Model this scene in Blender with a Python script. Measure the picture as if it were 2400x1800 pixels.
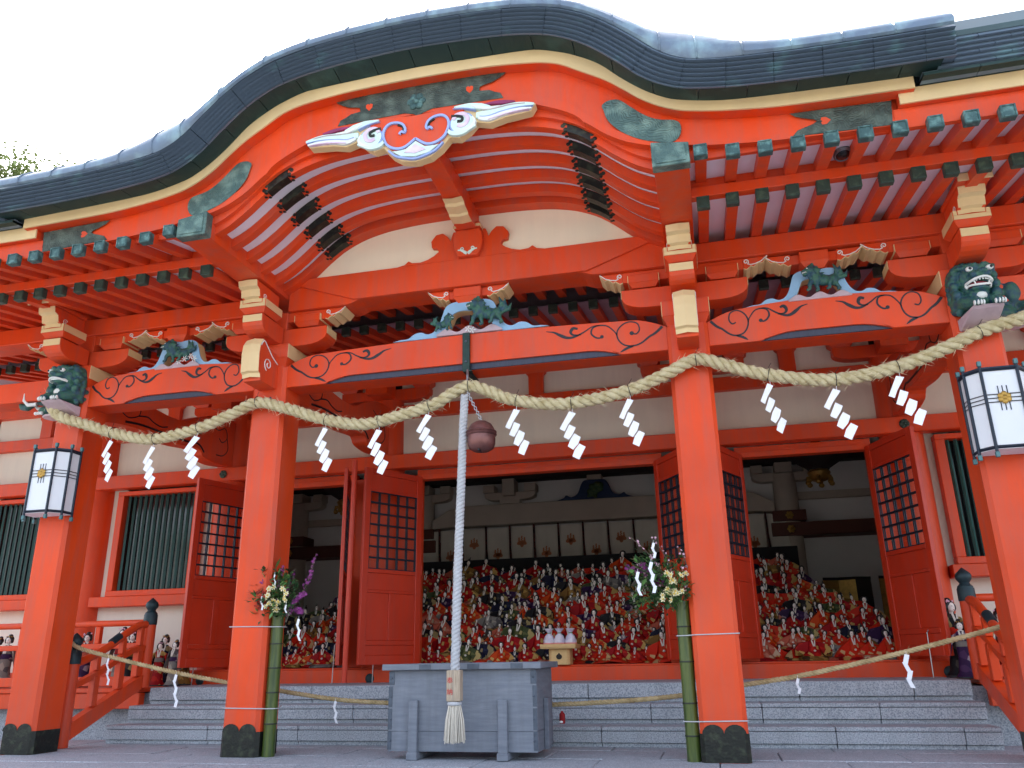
import bpy, bmesh, math, random
from mathutils import Vector, Matrix
R_ = math.radians
random.seed(7)
SC = bpy.context.scene
for o_ in list(bpy.data.objects): bpy.data.objects.remove(o_)
COL = SC.collection

# ------------------------------------------------------------------ camera
cam = bpy.data.cameras.new('camera'); camo = bpy.data.objects.new('camera', cam); COL.objects.link(camo)
CY, CP, CR = R_(13.384), R_(18.637), R_(-0.981)
_f = Vector((-math.sin(CY)*math.cos(CP), math.cos(CY)*math.cos(CP), math.sin(CP)))
_r = Vector((math.cos(CY), math.sin(CY), 0)); _u = _r.cross(_f)
_r2 = _r*math.cos(CR)+_u*math.sin(CR); _u2 = -_r*math.sin(CR)+_u*math.cos(CR)
camo.matrix_world = Matrix(((_r2.x, _u2.x, -_f.x, 2.024), (_r2.y, _u2.y, -_f.y, -6.6997), (_r2.z, _u2.z, -_f.z, 0.2524), (0, 0, 0, 1)))
cam.sensor_fit = 'HORIZONTAL'; cam.sensor_width = 36; cam.lens = 1900.19*36/2400
cam.clip_start = .05; cam.clip_end = 2000
SC.camera = camo

# ------------------------------------------------------------------ sky, sun, exposure
SUN_EL, SUN_AZ = R_(50), R_(-28)          # azimuth measured from +Y towards +X : the sun stands behind the hall
wd = bpy.data.worlds.new('World'); SC.world = wd; wd.use_nodes = True
nt = wd.node_tree; nt.nodes.clear()
sky = nt.nodes.new('ShaderNodeTexSky'); sky.sky_type = 'NISHITA'; sky.sun_disc = False
sky.sun_elevation = SUN_EL; sky.sun_rotation = SUN_AZ; sky.air_density = 1.0; sky.dust_density = 3.5; sky.ozone_density = .6
bg = nt.nodes.new('ShaderNodeBackground'); bg.inputs['Strength'].default_value = .15
wo = nt.nodes.new('ShaderNodeOutputWorld')
hs = nt.nodes.new('ShaderNodeHueSaturation'); hs.inputs['Saturation'].default_value = .6      # hazy, milky sky
nt.links.new(sky.outputs[0], hs.inputs['Color']); nt.links.new(hs.outputs[0], bg.inputs[0]); nt.links.new(bg.outputs[0], wo.inputs[0])
sl = bpy.data.lights.new('sun', 'SUN'); sl.energy = 2.6; sl.angle = R_(.6); sl.color = (1, .96, .9)
slo = bpy.data.objects.new('sun', sl); COL.objects.link(slo)
sd = Vector((math.sin(SUN_AZ)*math.cos(SUN_EL), math.cos(SUN_AZ)*math.cos(SUN_EL), math.sin(SUN_EL)))
slo.rotation_euler = (-sd).to_track_quat('-Z', 'Y').to_euler(); slo.location = sd*40
SC.view_settings.view_transform = 'Standard'; SC.view_settings.look = 'None'; SC.view_settings.gamma = 1
SC.view_settings.use_curve_mapping = False; SC.view_settings.exposure = 2.2
SC.render.engine = 'CYCLES'

# ------------------------------------------------------------------ materials
def S(r, g, b):
    f = lambda c: c/12.92 if c <= .04045 else ((c+.055)/1.055)**2.4
    return (f(r/255), f(g/255), f(b/255))
MATS = {}
def mat(name, col, rough=.5, metal=0., var=.12, scale=2.5, bump=0., bscale=60., col2=None, thr=(.45, .65), stretch=(1, 1, 1), detail=4, spec=.5, grime=0., fade=None):
    m = bpy.data.materials.new(name); m.use_nodes = True; n = m.node_tree.nodes; l = m.node_tree.links
    b = n['Principled BSDF']; b.inputs['Roughness'].default_value = rough; b.inputs['Metallic'].default_value = metal
    b.inputs['Specular IOR Level'].default_value = spec
    g = n.new('ShaderNodeNewGeometry'); mp = n.new('ShaderNodeMapping'); mp.inputs['Scale'].default_value = stretch
    l.new(g.outputs['Position'], mp.inputs['Vector'])
    nz = n.new('ShaderNodeTexNoise'); nz.inputs['Scale'].default_value = scale; nz.inputs['Detail'].default_value = detail
    l.new(mp.outputs[0], nz.inputs['Vector'])
    rp = n.new('ShaderNodeValToRGB'); c2 = col2 or tuple(min(1, c*(1+var)) for c in col); c1 = col if col2 else tuple(c*(1-var) for c in col)
    rp.color_ramp.elements[0].color = (*c1, 1); rp.color_ramp.elements[1].color = (*c2, 1)
    rp.color_ramp.elements[0].position = thr[0] if col2 else .3; rp.color_ramp.elements[1].position = thr[1] if col2 else .7
    l.new(nz.outputs['Fac'], rp.inputs['Fac'])
    last = rp.outputs['Color']
    if fade:      # sun-bleached patches
        n3 = n.new('ShaderNodeTexNoise'); n3.inputs['Scale'].default_value = .9; n3.inputs['Detail'].default_value = 6; l.new(g.outputs['Position'], n3.inputs['Vector'])
        r3_ = n.new('ShaderNodeMapRange'); r3_.inputs['From Min'].default_value = .45; r3_.inputs['From Max'].default_value = .75; r3_.inputs['To Max'].default_value = .22; l.new(n3.outputs['Fac'], r3_.inputs['Value'])
        m3 = n.new('ShaderNodeMix'); m3.data_type = 'RGBA'; l.new(r3_.outputs[0], m3.inputs[0]); l.new(last, m3.inputs[6]); m3.inputs[7].default_value = (*fade, 1); last = m3.outputs[2]
    if grime:
        n2 = n.new('ShaderNodeTexNoise'); n2.inputs['Scale'].default_value = 1.3; n2.inputs['Detail'].default_value = 8; n2.inputs['Roughness'].default_value = .7
        m2 = n.new('ShaderNodeMapping'); m2.inputs['Scale'].default_value = (6, 6, .6); l.new(g.outputs['Position'], m2.inputs['Vector']); l.new(m2.outputs[0], n2.inputs['Vector'])
        r2 = n.new('ShaderNodeValToRGB'); r2.color_ramp.elements[0].position = .42; r2.color_ramp.elements[1].position = .72
        r2.color_ramp.elements[0].color = (0, 0, 0, 1); r2.color_ramp.elements[1].color = (grime, grime, grime, 1); l.new(n2.outputs['Fac'], r2.inputs['Fac'])
        mx = n.new('ShaderNodeMix'); mx.data_type = 'RGBA'; l.new(r2.outputs['Color'], mx.inputs[0]); l.new(last, mx.inputs[6])
        avg = sum(col)/3; mx.inputs[7].default_value = tuple((c*.6+avg*.4)*.75 for c in col)+(1,)
        last = mx.outputs[2]
    l.new(last, b.inputs['Base Color'])
    rr = n.new('ShaderNodeMapRange'); rr.inputs['To Min'].default_value = max(.02, rough-.07); rr.inputs['To Max'].default_value = min(1, rough+.1)
    l.new(nz.outputs['Fac'], rr.inputs['Value']); l.new(rr.outputs[0], b.inputs['Roughness'])
    if bump:
        nb = n.new('ShaderNodeTexNoise'); nb.inputs['Scale'].default_value = bscale; nb.inputs['Detail'].default_value = 3
        l.new(mp.outputs[0], nb.inputs['Vector'])
        bp = n.new('ShaderNodeBump'); bp.inputs['Strength'].default_value = bump; bp.inputs['Distance'].default_value = .01
        l.new(nb.outputs['Fac'], bp.inputs['Height']); l.new(bp.outputs[0], b.inputs['Normal'])
    MATS[name] = m
    return m
VERM = S(222, 70, 20)
mat('vermilion', VERM, .42, var=.12, scale=1.3, bump=.06, bscale=25, grime=.5, spec=.32, fade=S(232, 112, 78))
mat('vermilion_door', S(204, 54, 22), .4, var=.08, scale=2, bump=.04, bscale=30, grime=.35)
mat('beige', S(224, 196, 146), .55, var=.06, scale=3, grime=.12)
mat('plaster', S(228, 222, 206), .85, var=.05, scale=1.2, bump=.08, bscale=90, grime=.26)
mat('white_board', S(234, 228, 238), .7, var=.04, scale=2, grime=.1)
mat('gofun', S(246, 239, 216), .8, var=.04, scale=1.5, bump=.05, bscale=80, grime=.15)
mat('shaded_board', S(170, 154, 168), .75, var=.08, scale=3, grime=.3)  # white_board darkened: the dimness under the eaves is put into the colour
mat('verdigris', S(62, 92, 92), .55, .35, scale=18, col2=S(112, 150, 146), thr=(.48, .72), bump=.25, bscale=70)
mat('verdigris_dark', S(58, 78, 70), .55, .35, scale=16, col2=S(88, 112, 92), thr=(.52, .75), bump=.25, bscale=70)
mat('copper_roof', S(98, 114, 130), .45, .12, scale=5, col2=S(120, 160, 164), thr=(.58, .82), detail=8, stretch=(1, 1, 1.6), bump=.08, bscale=30)
mat('copper_cap', S(104, 122, 142), .4, .15, scale=6, col2=S(146, 176, 186), thr=(.45, .75), detail=8, grime=.5)
mat('copper_soffit', S(30, 56, 54), .6, .2, scale=4, col2=S(62, 96, 88), thr=(.55, .8), detail=8)
mat('ink', S(26, 24, 32), .45, var=.2)
mat('slot_blue', S(52, 56, 74), .5, var=.2, scale=8, stretch=(6, 1, 1))
mat('black_metal', S(40, 42, 38), .42, .5, scale=14, col2=S(72, 78, 62), thr=(.5, .75), bump=.3, bscale=50)
mat('giboshi', S(38, 58, 64), .5, .3, var=.2, scale=8)
mat('kaeru_blue', S(140, 182, 216), .5, var=.08, scale=6)
mat('carve_green', S(52, 100, 84), .5, scale=22, col2=S(34, 72, 92), thr=(.42, .62), bump=.5, bscale=90)
mat('carve_lilac', S(186, 164, 172), .6, var=.1, scale=10, bump=.2)
mat('carve_white', S(226, 230, 228), .5, var=.05, scale=10)
mat('carve_mint', S(208, 232, 224), .5, var=.06, scale=12)
mat('carve_pink', S(206, 170, 200), .5, scale=10, col2=S(226, 212, 230), thr=(.35, .65))
mat('carve_purple', S(140, 40, 92), .5, var=.2, scale=10)
mat('carve_periwinkle', S(150, 172, 224), .5, var=.08, scale=10)
mat('mouth_red', S(120, 40, 50), .5)
mat('granite', S(134, 142, 152), .75, scale=95, col2=S(186, 191, 197), thr=(.38, .58), detail=3, grime=.3, bump=.15, bscale=200)
mat('gravel', S(112, 110, 106), .95, scale=40, col2=S(138, 135, 130), thr=(.4, .6), bump=.5, bscale=60)
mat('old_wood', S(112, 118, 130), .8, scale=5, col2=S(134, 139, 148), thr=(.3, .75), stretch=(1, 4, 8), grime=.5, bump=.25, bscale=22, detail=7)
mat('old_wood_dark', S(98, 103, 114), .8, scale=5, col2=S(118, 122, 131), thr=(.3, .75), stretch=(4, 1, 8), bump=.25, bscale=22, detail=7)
mat('iron', S(84, 92, 104), .5, .5, var=.2, scale=20)
mat('strap_iron', S(42, 62, 58), .5, .5, var=.25, scale=14)
mat('straw', S(206, 194, 156), .85, scale=16, col2=S(176, 160, 116), thr=(.4, .7), stretch=(1, 1, 1), bump=.5, bscale=160)
mat('straw_hair', S(222, 210, 174), .8, var=.15, scale=20)
mat('hemp', S(196, 174, 132), .85, scale=14, col2=S(160, 138, 96), thr=(.4, .7), bump=.5, bscale=160)
mat('cotton', S(188, 190, 194), .85, var=.06, scale=12, bump=.4, bscale=150)
mat('paper', S(244, 246, 252), .7, var=.02, scale=5)
mat('wire', S(60, 58, 58), .4, .6)
mat('steel', S(176, 180, 184), .3, .9)
mat('bell_copper', S(128, 86, 82), .4, .55, scale=9, col2=S(98, 62, 60), thr=(.4, .65), bump=.08)
mat('grip_wood', S(186, 168, 146), .7, scale=9, col2=S(160, 142, 122), thr=(.4, .65), stretch=(10, 10, 1), bump=.1)
mat('red_ink', S(196, 36, 40), .6)
mat('brush', S(212, 204, 190), .9, var=.12, scale=60, stretch=(6, 6, .5))
mat('bamboo', S(82, 96, 42), .3, scale=5, col2=S(50, 70, 32), thr=(.4, .66), stretch=(8, 8, .6))
mat('bamboo_pale', S(150, 162, 104), .4, var=.1, scale=6)
mat('bamboo_node', S(40, 46, 34), .5)
mat('lamp_white', S(226, 230, 236), .45, var=.02)
mat('lamp_frame', S(26, 38, 54), .45, .2, var=.2)
mat('lamp_tip', S(84, 124, 128), .5, .3)
mat('gold', S(176, 140, 70), .38, .7, var=.2, scale=20)
mat('renji_green', S(40, 86, 82), .4, var=.12, scale=4)
mat('dark_glass', (.012, .014, .016), .06, 0, var=.1, spec=.6)
mat('leaf_dark', S(44, 78, 42), .5, var=.35, scale=9)
mat('leaf_light', S(92, 132, 70), .5, var=.25, scale=9)
mat('petal_cream', S(240, 232, 190), .6, var=.06, scale=30)
mat('petal_yellow', S(226, 190, 90), .6)
mat('petal_purple', S(138, 56, 128), .6, var=.25, scale=20)
mat('petal_pink', S(232, 190, 210), .6, var=.1)
mat('petal_red', S(160, 36, 30), .6, var=.2)
mat('twig', S(92, 78, 66), .8)
mat('pale_wood', S(214, 176, 118), .6, var=.08, scale=9, stretch=(2, 2, 14))
mat('int_wood', S(192, 180, 166), .75, var=.06, scale=3)
mat('int_wall', S(232, 231, 228), .9, var=.03)
mat('int_dark', S(40, 34, 32), .8)
mat('int_redbrown', S(92, 44, 30), .6, var=.1)
mat('int_blue', S(26, 52, 92), .6)
mat('int_green', S(44, 78, 48), .6, scale=30, col2=S(84, 100, 56))
mat('curtain_cloth', S(214, 210, 198), .9, var=.04, scale=5)
mat('crest_orange', S(196, 128, 92), .85)
mat('curtain_ribbon', S(92, 40, 34), .8, scale=26, col2=S(44, 28, 26), thr=(.45, .55))
mat('red_cloth', S(140, 14, 18), .8, var=.15, scale=6)
mat('dark_cloth', S(22, 22, 24), .9)
mat('bark', S(84, 68, 54), .9, var=.3, scale=10)
mat('tree_leaf', S(126, 140, 92), .6, var=.4, scale=1.5)
mat('skin', S(244, 236, 226), .45, var=.02)
mat('hair', S(20, 18, 20), .35, var=.2)
mat('eye', S(16, 14, 16), .4)
mat('lip', S(190, 30, 36), .5)
mat('main_roof', S(70, 92, 100), .5, .3, var=.2, scale=3)
mat('lens_dark', S(24, 24, 28), .2)
mat('lens_rim', S(120, 124, 130), .4, .4)
mat('cellophane', S(226, 222, 232), .12, scale=14, col2=S(196, 190, 214), bump=.6, bscale=30)
mat('bun_pink', S(232, 150, 140), .7)
mat('fur_white', S(236, 236, 238), .7)

def glass_mat(name):
    m = bpy.data.materials.new(name); m.use_nodes = True; n = m.node_tree.nodes; l = m.node_tree.links; n.remove(n['Principled BSDF'])
    t = n.new('ShaderNodeBsdfTransparent'); t.inputs[0].default_value = (.93, .95, .95, 1); g = n.new('ShaderNodeBsdfGlossy'); g.inputs['Roughness'].default_value = .03
    lw = n.new('ShaderNodeLayerWeight'); lw.inputs[0].default_value = .5; fr = n.new('ShaderNodeMapRange'); pw = n.new('ShaderNodeMath'); pw.operation = 'POWER'; pw.inputs[1].default_value = 4; l.new(lw.outputs['Facing'], pw.inputs[0]); l.new(pw.outputs[0], fr.inputs['Value']); fr.inputs['To Min'].default_value = .05; fr.inputs['To Max'].default_value = .7; mx = n.new('ShaderNodeMixShader')
    l.new(fr.outputs[0], mx.inputs[0]); l.new(t.outputs[0], mx.inputs[1]); l.new(g.outputs[0], mx.inputs[2]); l.new(mx.outputs[0], n['Material Output'].inputs[0]); MATS[name] = m
glass_mat('pane_glass')

def chased_mat(name, c1, c2):      # bronze plate with chased scrollwork
    m = mat(name, c1, .5, .4, scale=10, col2=c2, thr=(.42, .7)); n = m.node_tree.nodes; l = m.node_tree.links
    g = n.new('ShaderNodeNewGeometry'); nz = n.new('ShaderNodeTexNoise'); nz.inputs['Scale'].default_value = 16; nz.inputs['Detail'].default_value = 0
    l.new(g.outputs['Position'], nz.inputs['Vector'])
    w = n.new('ShaderNodeMath'); w.operation = 'MULTIPLY'; w.inputs[1].default_value = 44; l.new(nz.outputs['Fac'], w.inputs[0])
    s = n.new('ShaderNodeMath'); s.operation = 'SINE'; l.new(w.outputs[0], s.inputs[0])
    bp = n.new('ShaderNodeBump'); bp.inputs['Strength'].default_value = .35; bp.inputs['Distance'].default_value = .004
    l.new(s.outputs[0], bp.inputs['Height']); l.new(bp.outputs[0], n['Principled BSDF'].inputs['Normal'])
chased_mat('chased_bronze', S(62, 72, 66), S(98, 112, 102))
chased_mat('chased_verdigris', S(78, 104, 100), S(124, 152, 142))

def brocade(name, c1, c2, c3):
    m = bpy.data.materials.new(name); m.use_nodes = True; n = m.node_tree.nodes; l = m.node_tree.links; b = n['Principled BSDF']
    b.inputs['Roughness'].default_value = .6; b.inputs['Specular IOR Level'].default_value = .15
    tc = n.new('ShaderNodeTexCoord'); v = n.new('ShaderNodeTexVoronoi'); v.inputs['Scale'].default_value = 9
    l.new(tc.outputs['Object'], v.inputs['Vector'])
    rp = n.new('ShaderNodeValToRGB'); e = rp.color_ramp.elements; rp.color_ramp.interpolation = 'CONSTANT'
    e[0].position = 0; e[0].color = (*c1, 1); e[1].position = .62; e[1].color = (*c2, 1); x = e.new(.86); x.color = (*c3, 1)
    sp = n.new('ShaderNodeSeparateColor'); l.new(v.outputs['Color'], sp.inputs[0]); l.new(sp.outputs[0], rp.inputs['Fac']); l.new(rp.outputs['Color'], b.inputs['Base Color']); MATS[name] = m
ROBES = {}
for nm, c1, c2, c3 in (('vermilion', (206, 40, 16), (190, 60, 24), (206, 170, 120)), ('crimson', (158, 14, 22), (190, 36, 24), (196, 160, 90)),
                       ('navy', (24, 24, 48), (40, 44, 74), (150, 134, 96)), ('purple', (54, 28, 68), (76, 46, 84), (160, 140, 150)),
                       ('gold brown', (136, 98, 46), (180, 142, 78), (84, 60, 40)), ('olive green', (66, 76, 44), (100, 104, 62), (190, 170, 110)),
                       ('pale grey', (128, 122, 116), (160, 152, 140), (84, 78, 80)), ('salmon pink', (190, 92, 70), (206, 130, 106), (210, 180, 150)),
                       ('black', (30, 28, 32), (70, 62, 58), (170, 150, 100)), ('orange', (206, 70, 16), (180, 36, 18), (206, 170, 100))):
    brocade('robe_'+nm.replace(' ', '_'), *(tuple(q*.85 for q in S(*c)) for c in (c1, c2, c3))); ROBES[nm] = MATS['robe_'+nm.replace(' ', '_')]

# ------------------------------------------------------------------ mesh helpers
class MB:
    def __init__(s): s.v = []; s.f = []; s.m = []; s.cur = 0
    def add(s, vs, fs):
        o = len(s.v); s.v += [tuple(v) for v in vs]
        for f in fs: s.f.append([i+o for i in f]); s.m.append(s.cur)
        return s
    def box(s, x0, x1, y0, y1, z0, z1, c=.006):
        if x1 < x0: x0, x1 = x1, x0
        c = min(c, (x1-x0)*.45, (y1-y0)*.45, (z1-z0)*.45)
        if c <= 1e-5:
            return s.add([(x, y, z) for x in (x0, x1) for y in (y0, y1) for z in (z0, z1)], [(0, 1, 3, 2), (4, 6, 7, 5), (0, 4, 5, 1), (2, 3, 7, 6), (0, 2, 6, 4), (1, 5, 7, 3)])
        V = []; I = {}
        for sx in (0, 1):
            for sy in (0, 1):
                for sz in (0, 1):
                    x = (x0, x1)[sx]; y = (y0, y1)[sy]; z = (z0, z1)[sz]; dx = c*(1-2*sx); dy = c*(1-2*sy); dz = c*(1-2*sz)
                    for k, p in enumerate(((x, y+dy, z+dz), (x+dx, y, z+dz), (x+dx, y+dy, z))):
                        I[sx, sy, sz, k] = len(V); V.append(p)
        F = []
        for a in (0, 1):
            F.append([I[a, 0, 0, 0], I[a, 1, 0, 0], I[a, 1, 1, 0], I[a, 0, 1, 0]]); F.append([I[0, a, 0, 1], I[1, a, 0, 1], I[1, a, 1, 1], I[0, a, 1, 1]]); F.append([I[0, 0, a, 2], I[1, 0, a, 2], I[1, 1, a, 2], I[0, 1, a, 2]])
            for b in (0, 1):
                F.append([I[a, b, 0, 0], I[a, b, 1, 0], I[a, b, 1, 1], I[a, b, 0, 1]]); F.append([I[a, 0, b, 0], I[a, 1, b, 0], I[a, 1, b, 2], I[a, 0, b, 2]]); F.append([I[0, a, b, 1], I[1, a, b, 1], I[1, a, b, 2], I[0, a, b, 2]])
                for d in (0, 1): F.append([I[a, b, d, 0], I[a, b, d, 1], I[a, b, d, 2]])
        return s.add(V, F)
    def hexa(s, p):      # eight corners: bottom four, top four
        return s.add(p, [(0, 1, 2, 3), (4, 5, 6, 7), (0, 1, 5, 4), (1, 2, 6, 5), (2, 3, 7, 6), (3, 0, 4, 7)])
    def prism(s, poly, ax, a, b):
        n = len(poly)
        mk = {'x': lambda p, t: (t, p[0], p[1]), 'y': lambda p, t: (p[0], t, p[1]), 'z': lambda p, t: (p[0], p[1], t)}[ax]
        return s.add([mk(p, a) for p in poly]+[mk(p, b) for p in poly], [list(range(n)), list(range(2*n-1, n-1, -1))]+[(i, (i+1) % n, n+(i+1) % n, n+i) for i in range(n)])
    def band(s, lo, hi, y0, y1):      # two polylines in XZ joined into a slab between y0 and y1
        n = len(lo); V = [(p[0], y0, p[1]) for p in lo]+[(p[0], y0, p[1]) for p in hi]+[(p[0], y1, p[1]) for p in lo]+[(p[0], y1, p[1]) for p in hi]; F = []
        for i in range(n-1):
            F += [(i, i+1, n+i+1, n+i), (2*n+i, 3*n+i, 3*n+i+1, 2*n+i+1), (i, 2*n+i, 2*n+i+1, i+1), (n+i, n+i+1, 3*n+i+1, 3*n+i)]
        F += [(0, n, 3*n, 2*n), (n-1, 3*n-1, 4*n-1, 2*n-1)]
        return s.add(V, F)
    def loft(s, rows, cap=True, closed=True):
        n = len(rows[0]); V = [p for r in rows for p in r]; F = []
        for i in range(len(rows)-1):
            for j in range(n if closed else n-1): F.append((i*n+j, i*n+(j+1) % n, (i+1)*n+(j+1) % n, (i+1)*n+j))
        if cap and closed: F += [list(range(n)), list(range((len(rows)-1)*n, len(rows)*n))]
        return s.add(V, F)
    def tube(s, path, r, n=8, cap=True, flat=1.):
        P = [Vector(p) for p in path]; rr = r if isinstance(r, (list, tuple)) else [r]*len(P); rows = []; T0 = None; N = None
        for i, p in enumerate(P):
            T = (P[min(i+1, len(P)-1)]-P[max(i-1, 0)]).normalized()
            if N is None:
                N = T.cross(Vector((0, 0, 1)))
                if N.length < 1e-3: N = T.cross(Vector((1, 0, 0)))
                N.normalize()
            else: N = (N-T*N.dot(T)).normalized()
            B = T.cross(N); rows.append([p+(N*math.cos(2*math.pi*k/n)+B*math.sin(2*math.pi*k/n)*flat)*rr[i] for k in range(n)])
        return s.loft(rows, cap)
    def lathe(s, prof, n=16, c=(0, 0, 0)):
        return s.loft([[(c[0]+r*math.cos(2*math.pi*k/n), c[1]+r*math.sin(2*math.pi*k/n), c[2]+z) for k in range(n)] for r, z in prof])
    def ball(s, c, r, n=10, m=6, rot=None):
        if not isinstance(r, (tuple, list)): r = (r, r, r)
        q = rot or Matrix.Identity(3); c = Vector(c)
        return s.loft([[c+q @ Vector((r[0]*math.sin(a)*math.cos(2*math.pi*k/n), r[1]*math.sin(a)*math.sin(2*math.pi*k/n), r[2]*math.cos(a))) for k in range(n)] for a in [math.pi*(.02+.96*i/m) for i in range(m+1)]])
    def ribbon(s, path, w, y0, y1):      # flat band of varying width in the XZ plane
        ww = w if isinstance(w, (list, tuple)) else [w]*len(path); lo = []; hi = []
        for i, p in enumerate(path):
            a = path[max(i-1, 0)]; b = path[min(i+1, len(path)-1)]; d = Vector((b[0]-a[0], b[1]-a[1])); d = d.normalized() if d.length > 1e-9 else Vector((1, 0)); k = ww[i]/2
            lo.append((p[0]+d.y*k, p[1]-d.x*k)); hi.append((p[0]-d.y*k, p[1]+d.x*k))
        return s.band(lo, hi, y0, y1)
    def mirror(s, ax=0):
        s.v = [tuple(-c if i == ax else c for i, c in enumerate(p)) for p in s.v]; return s
    def mesh(s, name, smooth=None):
        me = bpy.data.meshes.new(name); me.from_pydata(s.v, [], s.f)
        bm = bmesh.new(); bm.from_mesh(me); bm.faces.ensure_lookup_table()
        for f, m in zip(bm.faces, s.m): f.material_index = m
        bmesh.ops.recalc_face_normals(bm, faces=bm.faces); bm.to_mesh(me); bm.free()
        if smooth:
            me.shade_smooth(); me.set_sharp_from_angle(angle=R_(smooth))
        return me
    def build(s, name, mt, parent=None, smooth=None, bev=None, label=None):
        me = s.mesh(name, smooth); return place(name, me, mt, parent, bev, label)
def place(name, me, mt, parent=None, bev=None, label=None, loc=None, rot=None):
    o = bpy.data.objects.new(name, me); COL.objects.link(o)
    if me is not None and not me.materials:
        for m in (mt if isinstance(mt, (list, tuple)) else [mt]): me.materials.append(MATS[m] if isinstance(m, str) else m)
    if loc is not None: o.location = loc
    if rot is not None: o.rotation_euler = rot
    if parent is not None:
        o.parent = parent
        if parent.type == 'EMPTY' and parent.get('_world', False): o.matrix_parent_inverse = Matrix.Translation(-parent.location)
    if bev:
        b = o.modifiers.new('bevel', 'BEVEL'); b.width = bev; b.segments = 1; b.limit_method = 'ANGLE'; b.angle_limit = R_(40)
    if label: o['label'] = label
    return o
def thing(name, label, cat, loc=(0, 0, 0), group=None, world=True, rz=0):
    o = bpy.data.objects.new(name, None); COL.objects.link(o); o.location = loc; o.rotation_euler = (0, 0, rz); o.empty_display_size = .1
    o['label'] = label; o['category'] = cat
    if group: o['group'] = group
    if world: o['_world'] = True
    return o
def tag(o, label, cat, group=None):
    o['label'] = label; o['category'] = cat
    if group: o['group'] = group
    return o
def cat(pts, n=6, closed=False):      # Catmull-Rom
    P = [Vector(p) for p in pts]; out = []
    m = len(P)
    for i in range(m if closed else m-1):
        a, b, c, d = (P[(i+k) % m] if closed else P[min(max(i+k, 0), m-1)] for k in (-1, 0, 1, 2))
        for k in range(n):
            t = k/n; out.append(.5*((2*b)+(c-a)*t+(2*a-5*b+4*c-d)*t*t+(3*b-a-3*c+d)*t**3))
    if not closed: out.append(P[-1])
    return [tuple(p) for p in out]
def lerp_curve(pts):
    xs = [p[0] for p in pts]; zs = [p[1] for p in pts]; n = len(pts)
    d = [(zs[i+1]-zs[i])/(xs[i+1]-xs[i]) for i in range(n-1)]
    m = [d[0]]+[(0 if d[i-1]*d[i] <= 0 else 2*d[i-1]*d[i]/(d[i-1]+d[i])) for i in range(1, n-1)]+[d[-1]]; m[0] = 0
    def f(x):
        x = abs(x)
        if x >= xs[-1]: return zs[-1]+m[-1]*(x-xs[-1])
        i = max(k for k in range(n-1) if xs[k] <= x+1e-9); h = xs[i+1]-xs[i]; t = (x-xs[i])/h
        return zs[i]*(2*t**3-3*t*t+1)+h*m[i]*(t**3-2*t*t+t)+zs[i+1]*(3*t*t-2*t**3)+h*m[i+1]*(t**3-t*t)
    return f
def sculpt(name, blobs, mt, parent, voxel=.012, label=None, loc=None):      # lumps fused into one skin
    b = MB()
    for q in blobs:
        if q[0] == 'b': b.ball(q[1], q[2], 10, 7, q[3] if len(q) > 3 else None)
        else: b.tube(q[1], q[2], 8)
    me = b.mesh(name+'_raw'); t = bpy.data.objects.new('tmp', me); COL.objects.link(t)
    m = t.modifiers.new('r', 'REMESH'); m.mode = 'VOXEL'; m.voxel_size = voxel
    sm = t.modifiers.new('s', 'SMOOTH'); sm.iterations = 2; sm.factor = .5
    dg = bpy.context.evaluated_depsgraph_get(); dg.update(); me2 = bpy.data.meshes.new_from_object(t.evaluated_get(dg)); me2.materials.clear(); me2.shade_smooth()
    bpy.data.objects.remove(t); bpy.data.meshes.remove(me); me2.name = name
    return place(name, me2, mt, parent, label=label, loc=loc)
def arc(cx, cz, r, a0, a1, n=10, rz=None):
    return [(cx+r*math.cos(R_(a0+(a1-a0)*i/n)), cz+(rz or r)*math.sin(R_(a0+(a1-a0)*i/n))) for i in range(n+1)]
def spiral(cx, cz, r0, r1, a0, turns, n=26):
    return [(cx+(r0+(r1-r0)*i/n)*math.cos(R_(a0)+2*math.pi*turns*i/n), cz+(r0+(r1-r0)*i/n)*math.sin(R_(a0)+2*math.pi*turns*i/n)) for i in range(n+1)]
# ------------------------------------------------------------------ setting: ground, platform, steps
FLOOR = -.51
def struct(o): o['kind'] = 'structure'; return o
struct(MB().box(-400, 400, -400, 400, -1.6, -1.35, 0).build('ground', 'gravel'))
pav = bpy.data.objects.new('pavement', None); COL.objects.link(pav); pav['kind'] = 'structure'; pav['_world'] = True
rnd = random.Random(3)
y = -2.2; row = 0
while y < 1.0:
    x = -7.5-(row % 2)*.45
    while x < 7.5:
        MB().box(x+.004, x+.9-.004, y+.004, y+.6-.004, FLOOR-.14, FLOOR+rnd.uniform(-.003, .003), .006).build('paving_stone', 'granite', pav); x += .9
    y += .6; row += 1
MB().box(-7.6, 7.6, -2.25, 3.6, -1.36, FLOOR-.13, 0).build('pavement_bed', 'granite', pav)
for k in range(4): MB().box(-7.6, 7.6, -2.25-.33*(k+1), -2.25-.33*k-.002, -1.36, FLOOR-.165*(k+1)-.04, .01).build('outer_step', 'granite', pav)
steps = bpy.data.objects.new('stone_steps', None); COL.objects.link(steps); steps['kind'] = 'structure'; steps['_world'] = True
TREAD = [(0, 1.68), (-.17, 1.36), (-.34, 1.04)]
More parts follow.
